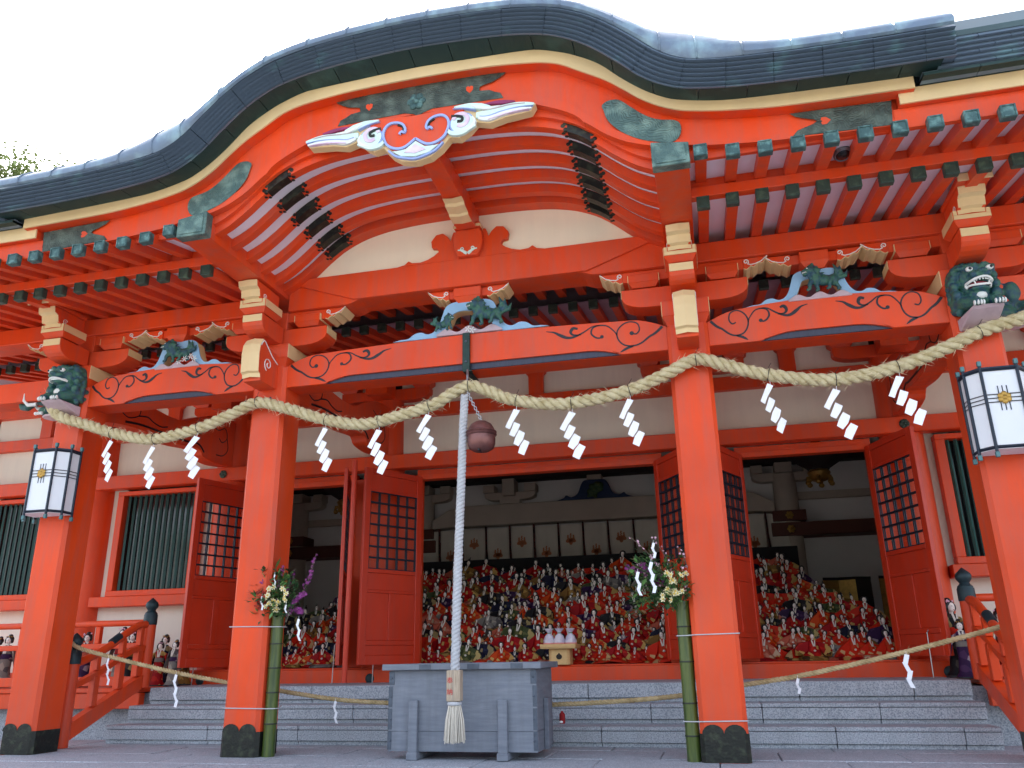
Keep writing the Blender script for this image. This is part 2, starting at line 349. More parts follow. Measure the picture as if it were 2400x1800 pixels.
for k, (zt, yf) in enumerate(TREAD):
    off = (0, .62, .2)[k]; x = -4.16
    cuts = [-4.16]+[c for c in [-4.16+off+.98*i for i in range(1, 10)] if c < 4.0]+[4.16]
    for a, b in zip(cuts, cuts[1:]):
        # riser stone, with a narrow tread slab on it
        MB().box(a+.003, b-.003, yf+.028, yf+.40, zt-.172, zt-.135, .004).build('riser_stone', 'granite', steps)
        if k: MB().box(a+.003, b-.003, yf+.002, yf+.40, zt-.132, zt-.04, .003).build('step_stone', 'granite', steps)
        MB().box(a+.003+(.0), b-.003, yf, yf+.40+(1.2 if k == 0 else 0), zt-(.036 if k else .132), zt+rnd.uniform(-.001, .001), .006).build('tread_stone', 'granite', steps)
MB().box(-4.15, 4.15, 1.76, 3.6, -.6, -.14, 0).build('step_core', 'granite', steps)
for s in (-1, 1):
    MB().box(4.3*s, 8.6*s, 1.68, 2.9, -.05, .0, .006).build('veranda_floor', 'vermilion', steps)
    MB().box(4.3*s, 8.6*s, 1.70, 1.80, -.22, -.054, .006).build('veranda_beam', 'vermilion', steps)
    MB().box(4.18*s, 8.6*s, 1.9, 3.3, -.6, -.06, .0).build('veranda_footing', 'granite', steps)

# ------------------------------------------------------------------ the hall (one building)
HALL = thing('shrine_hall', 'vermilion Shinto shrine hall with curved copper-roofed porch gable and open doors', 'shrine', (0, 2.9, FLOOR))
XP = (-4.25, -2.0, 2.0, 4.25)
def P(b, name, mt, parent=None, **k): return b.build(name, mt, parent or HALL, **k)

# porch pillars, square with chamfered corners
for x in XP:
    c = .032; h = .175
    poly = [(x-h+c, 0), (x+h-c, 0), (x+h, c), (x+h, .35-c), (x+h-c, .35), (x-h+c, .35), (x-h, .35-c), (x-h, c)]
    p = P(MB().prism(poly, 'z', FLOOR, 2.98), 'pillar', 'vermilion')
    poly2 = [(x+(a-x)*1.03, .175+(b-.175)*1.03) for a, b in poly]; b = MB().prism(poly2, 'z', FLOOR+.003, FLOOR+.2)
    for k in range(2): b.add([(x-.16+.16*k, -.0065, FLOOR+.198), (x+.16*k, -.0065, FLOOR+.198)]+[(x-.08+.16*k+.08*math.cos(R_(t)), -.0065, FLOOR+.2+.065*math.sin(R_(t))) for t in range(0, 181, 20)], [list(range(12))])
    P(b, 'pillar_shoe', 'black_metal', p)
    P(MB().tube([(x+.05, -.005, 2.64), (x+.05, -.03, 2.66), (x+.05, -.045, 2.64), (x+.05, -.035, 2.615)], .006, 6), 'eye_hook', 'iron', p)

# rainbow beams between the pillars, with incised scrolls
SCR = [([(-1.52, 2.96), (-1.56, 2.95), (-1.59, 2.99), (-1.57, 3.05), (-1.50, 3.07), (-1.43, 3.04), (-1.39, 2.98), (-1.40, 2.91), (-1.45, 2.855), (-1.53, 2.84), (-1.60, 2.86), (-1.67, 2.91), (-1.70, 2.925), (-1.74, 2.95), (-1.79, 2.995)], (.012, .012, .014, .024)),
       ([(-1.39, 2.95), (-1.37, 2.99), (-1.31, 3.05), (-1.24, 3.065), (-1.18, 3.05), (-1.16, 3.00), (-1.19, 2.96), (-1.23, 2.945), (-1.26, 2.96)], (.008, .012, .016, .014)),
       ([(-1.24, 3.067), (-1.17, 3.06), (-1.10, 3.02), (-1.01, 2.982), (-.94, 2.98), (-.87, 3.015), (-.82, 3.045), (-.75, 3.06)], (.008, .014, .03, .004)),
       ([(-1.07, 2.995), (-1.0, 3.0), (-.975, 3.03), (-1.0, 3.065), (-1.04, 3.055)], (.006, .02, .03, .018)),
       ([(-1.53, 2.838), (-1.47, 2.822), (-1.41, 2.79)], (.012, .022, .022, .004))]
def scrolls(bx0, bx1, sc, zo, parent, y):
    for s in (-1, 1):
        b = MB(); c = (bx0+bx1)/2; hw = (bx1-bx0)/2
        for path, w in SCR:
            q = cat([(s*(-1.825-px)*1.0, pz) for px, pz in path], 5)      # distance from the beam end
            q = [((c+s*hw+X*sc), zo+(Z-2.77)) for X, Z in q]
            n = len(q); ww = []
            for i in range(n):
                t = i/(n-1)*3; k = min(2, int(t)); ww.append((w[k]+(w[k+1]-w[k])*(t-k)))
            b.ribbon(q, ww, y-.0025, y+.004)
        if sc == 1:
            e = s*(-1.825+1.52); b.prism([(c+s*hw+e+.02*math.cos(t/8*6.283), zo+.19+.02*math.sin(t/8*6.283)) for t in range(8)], 'y', y-.0024, y+.004)
        e = s*(-1.825+1.255)*sc; b.prism([(c+s*hw+e+.017*math.cos(t/8*6.283), zo+.185+.017*math.sin(t/8*6.283)) for t in range(8)], 'y', y-.0023, y+.004)
        P(b, 'incised_scroll', 'ink', parent)
def koryo(x0, x1, main):
    zb = 2.765; sh = .32 if main else .3; w = x1-x0
    top = [(x0, 2.985)]+[(x0+sh*t, 2.985+.095*math.sin(t*math.pi/2)) for t in (.2, .4, .6, .8, 1)]
    mid = [(x0+sh+(w-2*sh)*t, 3.08+.036*math.sin(t*math.pi)) for t in [i/10 for i in range(1, 10)]]
    top = top+mid+[(x1-(a-x0), z) for a, z in reversed(top)]
    e = .40 if main else .42
    def under(e, r, rise): return [(x0, zb), (x0+e, zb)]+[(x0+e+r*t, zb+rise*math.sin(t*math.pi/2)) for t in (.25, .5, .75, 1)]
    L = under(e, .3, .062); bot = L+[(x1-(a-x0), z) for a, z in reversed(L)]
    o = P(MB().prism(bot+list(reversed(top)), 'y', .03, .06), 'rainbow_beam', 'vermilion', bev=.004)
    P(MB().prism([(x0+e, zb+.004)]+[(a, z+.01) for a, z in bot[2:-2]]+[(x1-e, zb+.004)], 'y', .046, .064), 'beam_slot', 'slot_blue', o)
    P(MB().prism([(x0, zb+.001), (x1, zb+.001)]+[(a, z-.001) for a, z in reversed(top)], 'y', .066, .30), 'beam_body', 'vermilion', o)
    L2 = under(e+.02, .3, .115); lipu = L2+[(x1-(a-x0), z) for a, z in reversed(L2)]
    n = len(lipu); P(MB().band(bot[1:-1], lipu[1:-1], .022, .031), 'beam_lip', 'vermilion', o)
    scrolls(x0, x1, 1.0 if main else .78, zb, o, .03)
    return o
BC = koryo(-1.825, 1.825, True); koryo(-4.075, -2.175, False); koryo(2.175, 4.075, False)
for s in (-1, 1):      # beams running on past the outer pillars
    P(MB().box(4.43*s, 8.2*s, .04, .30, 2.9, 3.12), 'tie_beam', 'vermilion')

# bracket sets
def scroll_nose(b_beige, b_red, prof, ax, c0, c1): pass
def hijiki(cx, s, y0, y1, l, zb, zt):      # bracket arm running in X from the centre: polygon with curved underside
    return [(cx, zb), (cx+s*(l-.22), zb)]+[(cx+s*(l-.22+.22*math.sin(R_(a))), zb+(zt-zb)*.55*(1-math.cos(R_(a)))) for a in (18, 36, 54, 72, 90)]+[(cx+s*l, zt), (cx, zt)]
def xnose(cx, s, d0, d1, zt, parent, y0=.06, y1=.27):      # scrolled arm end, beige, pointing along X
    L = d1-d0
    prof = [(0, 0), (0, -.095), (.12, -.105), (.3, -.075), (.42, -.085), (.62, -.05), (.78, -.055), (1, -.0), (.96, 0)]
    pts = [(cx+s*(d0+L*a), zt+z) for a, z in prof]
    P(MB().prism(pts, 'y', y0, y1), 'arm_tip', 'vermilion', parent)
    lo = [(cx+s*(d0+L*a), zt+z-.008) for a, z in prof[1:8]]; hi = [(cx+s*(d0+L*a), zt+z-.001) for a, z in prof[1:8]]
    P(MB().band(lo, hi, y0-.006, y1+.006), 'arm_nose', 'beige', parent)
    b = MB(); sp = spiral(cx+s*(d0+L*.12), zt-.034, .024, .006, -60 if s > 0 else 240, 1.25*s)
    b.ribbon(list(reversed(sp))+[(cx+s*(d0+L*a), zt+z) for a, z in ((.3, -.066), (.5, -.06), (.75, -.04), (1, .004))], .0075, y0-.0065, y0+.003)
    P(b, 'nose_line', 'carve_white', parent)
def bracket(x, outer):
    # capital block
    k = P(MB().hexa([(x-.15, .02, 2.95), (x+.15, .02, 2.95), (x+.15, .33, 2.95), (x-.15, .33, 2.95), (x-.2, -.04, 3.05), (x+.2, -.04, 3.05), (x+.2, .39, 3.05), (x-.2, .39, 3.05)]).box(x-.2, x+.2, -.04, .39, 3.051, 3.2), 'capital_block', 'vermilion')
    for s in (-1, 1):
        P(MB().box(x+.2*s, x+.206*s, -.035, .385, 3.055, 3.195, .001), 'block_edge', 'beige', k)
    # arm along X
    b = MB()
    for s in (-1, 1): b.prism(hijiki(x, s, 0, 0, .55, 3.202, 3.385), 'y', .055, .275)
    a = P(b, 'bracket_arm', 'vermilion', bev=.004)
    for s in (-1, 1):
        P(MB().box(x+.552*s, x+.556*s, .06, .27, 3.305, 3.38, .001), 'arm_end', 'beige', a)
        o = P(MB().hexa([(x+s*.24, .06, 3.40), (x+s*.45, .06, 3.40), (x+s*.45, .27, 3.40), (x+s*.24, .27, 3.40), (x+s*.21, .03, 3.44), (x+s*.48, .03, 3.44), (x+s*.48, .30, 3.44), (x+s*.21, .30, 3.44)]).box(x+s*.21, x+s*.48, .03, .30, 3.441, 3.52), 'bearing_block', 'vermilion')
        P(MB().box(x+s*.48, x+s*.486, .034, .296, 3.445, 3.517, .001), 'block_edge', 'beige', o)
        P(MB().box(x+s*.204, x+s*.21, .034, .296, 3.445, 3.517, .001), 'block_edge', 'beige', o)
        # upper arm under the purlin
        u = P(MB().prism([(x+s*.12, 3.463), (x+s*.53, 3.463), (x+s*.53, 3.562), (x+s*.12, 3.562)], 'y', .062, .268), 'upper_arm', 'vermilion')
        xnose(x, s, .532, .74, 3.562, u)
    P(MB().box(x-.12, x+.12, .05, .28, 3.386, 3.57), 'bracket_core', 'vermilion')
    # arm along Y, towards the front
    def ypoly(l, zb, zt, y0=.0): return [(y0, zb), (y0-l+.2, zb)]+[(y0-l+.2-.2*math.sin(R_(t)), zb+(zt-zb)*.55*(1-math.cos(R_(t)))) for t in (18, 36, 54, 72, 90)]+[(y0-l, zt), (y0, zt)]
    a2 = P(MB().prism(ypoly(.40, 3.203, 3.386, .02), 'x', x-.105, x+.105), 'bracket_arm', 'vermilion', bev=.004)
    P(MB().box(x-.1, x+.1, -.386, -.381, 3.31, 3.38, .001), 'arm_end', 'beige', a2)
    o = P(MB().hexa([(x-.1, -.36, 3.40), (x+.1, -.36, 3.40), (x+.1, -.12, 3.40), (x-.1, -.12, 3.40), (x-.135, -.40, 3.45), (x+.135, -.40, 3.45), (x+.135, -.08, 3.45), (x-.135, -.08, 3.45)]).box(x-.135, x+.135, -.40, -.08, 3.451, 3.53), 'bearing_block', 'vermilion')
    P(MB().box(x-.132, x+.132, -.406, -.4, 3.452, 3.487, .001).box(x-.132, x-.105, -.406, -.4, 3.489, 3.528, .001).box(x+.105, x+.132, -.406, -.4, 3.489, 3.528, .001), 'block_edge', 'beige', o)
    for s in (-1, 1): P(MB().box(x+s*.135, x+s*.139, -.395, -.09, 3.453, 3.527, .001), 'block_edge', 'beige', o)
    prof = [(-.1, 3.49), (-.40, 3.49), (-.405, 3.525), (-.44, 3.535), (-.455, 3.60), (-.50, 3.615), (-.51, 3.675), (-.1, 3.675)]
    o = P(MB().prism(prof, 'x', x-.1, x+.1), 'upper_arm', 'vermilion', bev=.003)
    face = [(-.405, 3.492), (-.409, 3.527), (-.445, 3.537), (-.46, 3.602), (-.505, 3.616), (-.516, 3.676)]
    b = MB()
    for (ya, za), (yb, zb) in zip(face, face[1:]):
        b.add([(x-.098, ya, za), (x, ya-.012, za+.0), (x+.098, ya, za), (x+.098, yb, zb), (x, yb-.012, zb), (x-.098, yb, zb)], [(0, 1, 4, 5), (1, 2, 3, 4)])
    P(b, 'arm_nose', 'beige', o)
    for s in (-1, 1): P(MB().tube([(x+s*.101, q[0], q[1]) for q in spiral(-.36, 3.56, .03, .006, 20, 1.2)], .004, 5), 'nose_line', 'carve_white', o)
    if not outer:      # faceted beige tie-beam nose on the front of the pillar
        prof = [(0, 2.74), (-.30, 2.74), (-.31, 2.80), (-.34, 2.815), (-.345, 2.88), (-.35, 3.0), (-.335, 3.08), (-.29, 3.145), (-.2, 3.11), (-.1, 3.09), (0, 3.08)]
        o = P(MB().prism(prof, 'x', x-.09, x+.09), 'beam_nose', 'vermilion', bev=.003)
        face = [(-.312, 2.765), (-.322, 2.802), (-.350, 2.815), (-.353, 2.88), (-.358, 3.0), (-.345, 3.085), (-.294, 3.155)]
        b = MB()
        for (ya, za), (yb, zb) in zip(face, face[1:]):
            b.add([(x-.092, ya, za), (x, ya-.022, za+.004), (x+.092, ya, za), (x+.092, yb, zb), (x, yb-.022, zb+.006), (x-.092, yb, zb)], [(0, 1, 4, 5), (1, 2, 3, 4)])
        P(b, 'nose_face', 'beige', o)
        for s in (-1, 1):
            P(MB().tube([(x+s*.092, q[0], q[1]) for q in spiral(-.19, 2.93, .07, .012, 250, -1.35)], [.005]*20+[.006]*7, 5), 'nose_line', 'carve_white', o)
            P(MB().tube([(x+s*.092, q[0], q[1]) for q in cat([(-.335, 3.08), (-.29, 3.14), (-.22, 3.1), (-.12, 3.03), (-.02, 2.99)], 4)], .006, 5), 'nose_line', 'carve_white', o)
    else:      # extra blocks carrying the purlin end
        o = P(MB().box(x-.12, x+.12, -.62, -.1, 3.678, 3.72, .004), 'cap_block', 'vermilion')
        P(MB().box(x-.125, x+.125, -.632, -.621, 3.66, 3.725, .003), 'block_edge', 'beige', o)
for x in XP: bracket(x, abs(x) > 3)
# small bracket over each frog-leg strut
for cx, zt, w in ((0, 3.60, .135), (-3.12, 3.545, .12), (3.12, 3.545, .12)):
    o = P(MB().box(cx-w, cx+w, .02, .30, zt-.095, zt-.001).hexa([(cx-w+.05, .05, zt-.16), (cx+w-.05, .05, zt-.16), (cx+w-.05, .27, zt-.16), (cx-w+.05, .27, zt-.16), (cx-w, .02, zt-.096), (cx+w, .02, zt-.096), (cx+w, .30, zt-.096), (cx-w, .30, zt-.096)]), 'strut_block', 'vermilion')
    P(MB().box(cx-.23, cx+.23, .07, .25, zt-.09, zt-.002), 'strut_arm', 'vermilion', o)
    for s in (-1, 1): xnose(cx, s, .19, .40, zt-.001, o)

# purlins
for s in (-1, 1):
    P(MB().box(2.12*s, 8.3*s, .02, .31, 3.566, 3.75, .008), 'purlin', 'vermilion')
def arch_under(h, r, zl, zh): return [(-1.86, zl), (-1.22, zl)]+[(-1.22+.14*t, zl+(zh-zl)*(1-math.cos(t*math.pi))/2) for t in (.25, .5, .75, 1)]
L = arch_under(0, 0, 3.566, 3.605); bot = L+[(-a, z) for a, z in reversed(L)]
ob = P(MB().prism(bot+[(1.86, 3.882), (-1.86, 3.882)], 'y', .015, .33), 'gable_beam', 'vermilion', bev=.004)
P(MB().prism([(-1.15, 3.604), (1.15, 3.604), (1.88, 3.862), (1.88, 3.884), (-1.88, 3.884), (-1.88, 3.862)], 'y', -.008, .014), 'gable_beam_face', 'vermilion', ob, bev=.004)

# frog-leg struts with carved beasts
def kaerumata(cx, w, z0, h, name):
    hw = w/2
    out = [(1, 0), (.9, .04), (.80, .055), (.72, .17), (.63, .20), (.55, .13), (.47, .17), (.40, .36), (.35, .66), (.30, .9), (.18, 1.0), (0, .97)]
    inn = [(.34, .10), (.29, .25), (.24, .5), (.2, .66), (.1, .72), (0, .70)]
    oc = cat([(a, b) for a, b in out], 4); ic = cat(inn, 4)
    b = MB(); full_o = [(cx+hw*a, z0+h*c) for a, c in oc]+[(cx-hw*a, z0+h*c) for a, c in reversed(oc[:-1])]
    full_i = [(cx-hw*a, z0+h*c) for a, c in ic[:-1]]+[(cx+hw*a, z0+h*c) for a, c in reversed(ic)]
    poly = full_o+[(cx-hw*.34, z0)]+full_i+[(cx+hw*.34, z0)]
    o = P(MB().prism(poly, 'y', .045, .058), name, 'kaeru_blue')
    poly2 = [(cx+(a-cx)*.995, z0+(c-z0)*.99) for a, c in poly]
    P(MB().prism(poly2, 'y', .060, .16), 'strut_core', 'beige', o)
    # lilac cloud floor
    q = [(cx-hw*.42, z0+.002)]+[(cx+hw*.42*t, z0+h*(.12+.07*math.cos(t*9)+.05*(1-abs(t)))) for t in [i/12-1 for i in range(25)]]+[(cx+hw*.42, z0+.002)]
    P(MB().prism(q, 'y', .02, .052), 'cloud_base', 'carve_lilac', o, bev=.004)
    return o
def beast(parent, cx, z0, s, f, label, mouth=True):      # a shishi: s size, f facing (-1 looks left)
    X = lambda a: cx+f*a*s
    Zz = lambda c: z0+c*s
    Y = lambda v: .035-v*s
    bl = [('b', (X(-.22), Y(.05), Zz(.40)), (.30*s, .14*s, .17*s)), ('b', (X(-.45), Y(.05), Zz(.40)), (.17*s, .15*s, .20*s)), ('b', (X(.06), Y(.1), Zz(.50)), (.18*s, .16*s, .25*s)),
          ('b', (X(.24), Y(.2), Zz(.72)), (.17*s, .16*s, .16*s)), ('b', (X(.40), Y(.26), Zz(.68)), (.10*s, .11*s, .075*s)), ('b', (X(.38), Y(.25), Zz(.57)), (.085*s, .09*s, .04*s))]
    for ax, bx, v in ((.16, .30, .22), (.0, .02, .1), (-.42, -.30, .2), (-.52, -.62, .08)): bl.append(('t', [(X(ax), Y(v-.08), Zz(.45)), (X((ax+bx)/2+.05), Y(v), Zz(.24)), (X(bx), Y(v), Zz(.08)), (X(bx+.09), Y(v+.03), Zz(.05))], [.1*s, .075*s, .055*s, .055*s]))
    for q in ((-.50, .45, -.72, .62, -.70, .92), (-.52, .50, -.60, .74, -.50, .98), (-.55, .42, -.84, .5, -.92, .72)): bl.append(('t', [(X(q[0]), Y(.03), Zz(q[1])), (X(q[2]), Y(.06), Zz(q[3])), (X(q[4]), Y(.05), Zz(q[5]))], [.06*s, .075*s, .012*s]))
    for k in range(22):      # curled mane
        a = k*2.4; rr_ = .10+.016*k; bl.append(('b', (X(.12-rr_*.55*math.cos(a)*.8), Y(.16+.05*math.sin(k)), Zz(.70+rr_*.62*math.sin(a))), (.05+.012*(k % 3))*s))
    for k in range(6): bl.append(('t', [(X(.22-.10*k), Y(.1), Zz(.84-.07*k)), (X(.12-.13*k), Y(.08), Zz(1.07-.13*k))], [.05*s, .008*s]))
    o = sculpt('carved_lion', bl, 'carve_green', parent, voxel=.0075, label=label)
    b = MB()
    for k in range(4): b.ball((X(.36+.035*k), Y(.345), Zz(.635-.008*k)), (.012*s, .012*s, .028*s), 6, 4)
    P(b, 'teeth', 'carve_white', o, smooth=40); P(MB().ball((X(.31), Y(.34), Zz(.76)), (.028*s, .02*s, .018*s), 6, 4), 'eye', 'carve_white', o, smooth=40)
K = kaerumata(0.02, 1.52, 3.12, .345, 'frog_leg_strut')
beast(K, .16, 3.17, .3, -1, 'large carved green lion with white teeth on the central strut'); beast(K, -.20, 3.165, .18, 1, 'small carved green lion cub facing its parent on the central strut')
b = MB()
for (fx, fz) in ((.02, 3.155), (.06, 3.14)):
    for k in range(5): a = k*1.2566; b.add([(fx, .0, fz), (fx+.022*math.cos(a-.25), -.004, fz+.022*math.sin(a-.25)), (fx+.04*math.cos(a), .002, fz+.04*math.sin(a)), (fx+.022*math.cos(a+.25), -.004, fz+.022*math.sin(a+.25))], [(0, 1, 2, 3)])
P(b, 'carved_flower', 'carve_white', K)
K = kaerumata(-3.07, 1.22, 3.09, .30, 'frog_leg_strut'); beast(K, -3.10, 3.14, .26, -1, 'carved green lion crouching on the left strut')
b = MB()
for (fx, fz) in ((-2.97, 3.17), (-2.9, 3.19), (-2.86, 3.16), (-3.03, 3.15)):
    for k in range(6): a = k*1.047; b.add([(fx, .0, fz), (fx+.02*math.cos(a-.25), -.006, fz+.02*math.sin(a-.25)), (fx+.042*math.cos(a), .0, fz+.042*math.sin(a)), (fx+.02*math.cos(a+.25), -.006, fz+.02*math.sin(a+.25))], [(0, 1, 2, 3)])
P(b, 'carved_flower', 'carve_white', K)
K = kaerumata(3.12, 1.22, 3.09, .285, 'frog_leg_strut'); beast(K, 3.12, 3.14, .27, -1, 'carved green lion striding on the right strut')

# rafters, two tiers, with copper caps
def rafter_mesh(L, slope, w=.042):
    b = MB(); b.hexa([(-w, 0, -w), (w, 0, -w), (w, L, -w+L*slope), (-w, L, -w+L*slope), (-w, 0, w), (w, 0, w), (w, L, w+L*slope), (-w, L, w+L*slope)]); return b.mesh('rafter')
def cap_mesh(nm, w=.05):
    b = MB(); b.box(-w, w, -.012, .05, -w, w, .005)
    for s in (-1, 1): b.box(s*(w-.014), s*(w-.002), -.018, -.012, -w+.002, w-.002, .002); b.box(-w+.016, w-.016, -.018, -.012, s*(w-.014) if s < 0 else w-.014, -w+.002 if s < 0 else w-.002, .002) if False else None
    b.box(-w+.015, w-.015, -.018, -.012, w-.014, w-.002, .002); b.box(-w+.015, w-.015, -.018, -.012, -w+.002, -w+.014, .002)
    return b.mesh(nm)
RU, RL, RH = rafter_mesh(.60, .23), rafter_mesh(2.3, .168), rafter_mesh(1.7, .2)
CU, CL = cap_mesh('rafter_cap'), cap_mesh('rafter_cap_dark')
PITCH = .2255
def zup(x): return 3.695+.06*math.exp(-(abs(x)-2.2)/.22)
for s in (-1, 1):
    for i in range(27):
        x = s*(2.217+PITCH*i)
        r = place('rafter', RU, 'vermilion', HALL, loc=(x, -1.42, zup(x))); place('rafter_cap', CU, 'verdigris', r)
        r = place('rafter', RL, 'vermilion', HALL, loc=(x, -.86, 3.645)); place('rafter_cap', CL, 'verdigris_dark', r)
    P(MB().box(2.12*s, 8.4*s, -.875, -.795, 3.692, 3.782, .005).box(2.0*s, 8.4*s, -.83, -.79, 3.783, 3.91, 0), 'flying_rafter_beam', 'vermilion')
    P(MB().add([(2.0*s, -1.275, 3.772), (8.4*s, -1.275, 3.772), (8.4*s, -.8, 3.88), (2.0*s, -.8, 3.88), (2.0*s, -1.275, 3.786), (8.4*s, -1.275, 3.786), (8.4*s, -.8, 3.894), (2.1*s, -.8, 3.894)], [(0, 1, 2, 3), (4, 5, 6, 7), (0, 1, 5, 4), (2, 3, 7, 6), (0, 3, 7, 4), (1, 2, 6, 5)]), 'soffit_board', 'white_board')
    P(MB().add([(2.1*s, -.82, 3.70), (8.4*s, -.82, 3.70), (8.4*s, 1.5, 4.09), (2.1*s, 1.5, 4.09), (2.1*s, -.82, 3.712), (8.4*s, -.82, 3.712), (8.4*s, 1.5, 4.102), (2.1*s, 1.5, 4.102)], [(0, 1, 2, 3), (4, 5, 6, 7), (0, 1, 5, 4), (2, 3, 7, 6), (0, 3, 7, 4), (1, 2, 6, 5)]), 'soffit_board', 'white_board')
    # the red fascia board carried on the rafter ends
    P(MB().box(2.05*s, 3.7*s, -1.312, -1.277, 3.745, 3.87, .003), 'fascia_board', 'vermilion')
for i in range(-32, 33):      # eaves of the hall itself, seen below the porch roof
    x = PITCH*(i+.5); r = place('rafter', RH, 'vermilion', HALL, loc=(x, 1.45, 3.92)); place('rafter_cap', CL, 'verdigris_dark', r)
P(MB().box(-8, 8, 1.5, 3.0, 4.30, 4.33, 0), 'soffit_board', 'shaded_board')
P(MB().add([(-8, 1.47, 3.968), (8, 1.47, 3.968), (8, 3.2, 4.31), (-8, 3.2, 4.31)], [(0, 1, 2, 3)]), 'soffit_board', 'shaded_board')
P(MB().box(-2.1, 2.1, .33, 1.5, 4.2, 4.23, 0), 'porch_ceiling', 'shaded_board')
for i in range(-9, 10):
    P(MB().hexa([(i*PITCH-.042, .34, 3.86), (i*PITCH+.042, .34, 3.86), (i*PITCH+.042, 1.5, 4.06), (i*PITCH-.042, 1.5, 4.06), (i*PITCH-.042, .34, 3.94), (i*PITCH+.042, .34, 3.94), (i*PITCH+.042, 1.5, 4.14), (i*PITCH-.042, 1.5, 4.14)]), 'rafter', 'vermilion')
o = P(MB().ball((3.26, -1.02, 3.80), (.055, .075, .03), 16, 8), 'soffit_lamp', 'lens_dark', smooth=50)
P(MB().loft([[(3.26+r*math.cos(t*.3142)*.055/.055, -1.02+r*1.35*math.sin(t*.3142), z) for t in range(20)] for r, z in ((.058, 3.83), (.068, 3.80), (.058, 3.785), (.05, 3.79))]), 'lamp_rim', 'lens_rim', o, smooth=60)

# ------------------------------------------------------------------ undulating gable
def adj(p): return (p[0]*1.017, .25+(p[1]-.25)*1.017)
hafu_top = lerp_curve([adj(p) for p in ((0, 4.745), (.5, 4.735), (.97, 4.69), (1.15, 4.645), (1.36, 4.52), (1.53, 4.41), (1.66, 4.30), (1.8, 4.175), (1.95, 4.08), (2.1, 4.02), (2.44, 3.96), (2.83, 3.925), (3.7, 3.905))])
hafu_bot1 = lerp_curve([adj(p) for p in ((0, 4.47), (.5, 4.455), (.93, 4.385), (1.05, 4.335), (1.2, 4.26), (1.30, 4.19), (1.345, 4.13))])
hafu_bot2 = lerp_curve([adj(p) for p in ((1.0, 4.16), (1.345, 4.13), (1.42, 4.07), (1.52, 3.985), (1.68, 3.89), (1.88, 3.825), (2.05, 3.80), (2.3, 3.757), (2.8, 3.715), (3.7, 3.69))])
XC = 1.345*1.017
hafu_bot = lambda x: hafu_bot1(x) if abs(x) <= XC else hafu_bot2(x)
mould = lambda x: hafu_bot(x)+(.085 if abs(x) <= XC else .085-.04*min(1, (abs(x)-XC)/.7))
beige_top = lerp_curve([adj(p) for p in ((0, 4.845), (.5, 4.83), (.95, 4.81), (1.2, 4.735), (1.38, 4.64), (1.5, 4.555), (1.64, 4.41), (1.77, 4.29), (1.9, 4.195), (2.04, 4.125), (2.44, 4.045), (2.8, 4.025), (3.75, 3.99))])
dark_top = lerp_curve([adj(p) for p in ((0, 4.89), (.5, 4.87), (.84, 4.835), (1.1, 4.78), (1.3, 4.69), (1.45, 4.585), (1.64, 4.41), (1.8, 4.25), (1.95, 4.145), (2.12, 4.075), (2.4, 4.03), (2.9, 3.995), (3.4, 3.98), (3.95, 3.975))])
def xs_(a, b, n): return [a+(b-a)*i/n for i in range(n+1)]
HY = -1.36
soff = lerp_curve([(0, 4.365), (.4, 4.36), (.76, 4.335), (1.02, 4.285), (1.26, 4.185), (1.42, 4.07), (1.6, 3.91), (1.75, 3.80), (1.87, 3.74)])
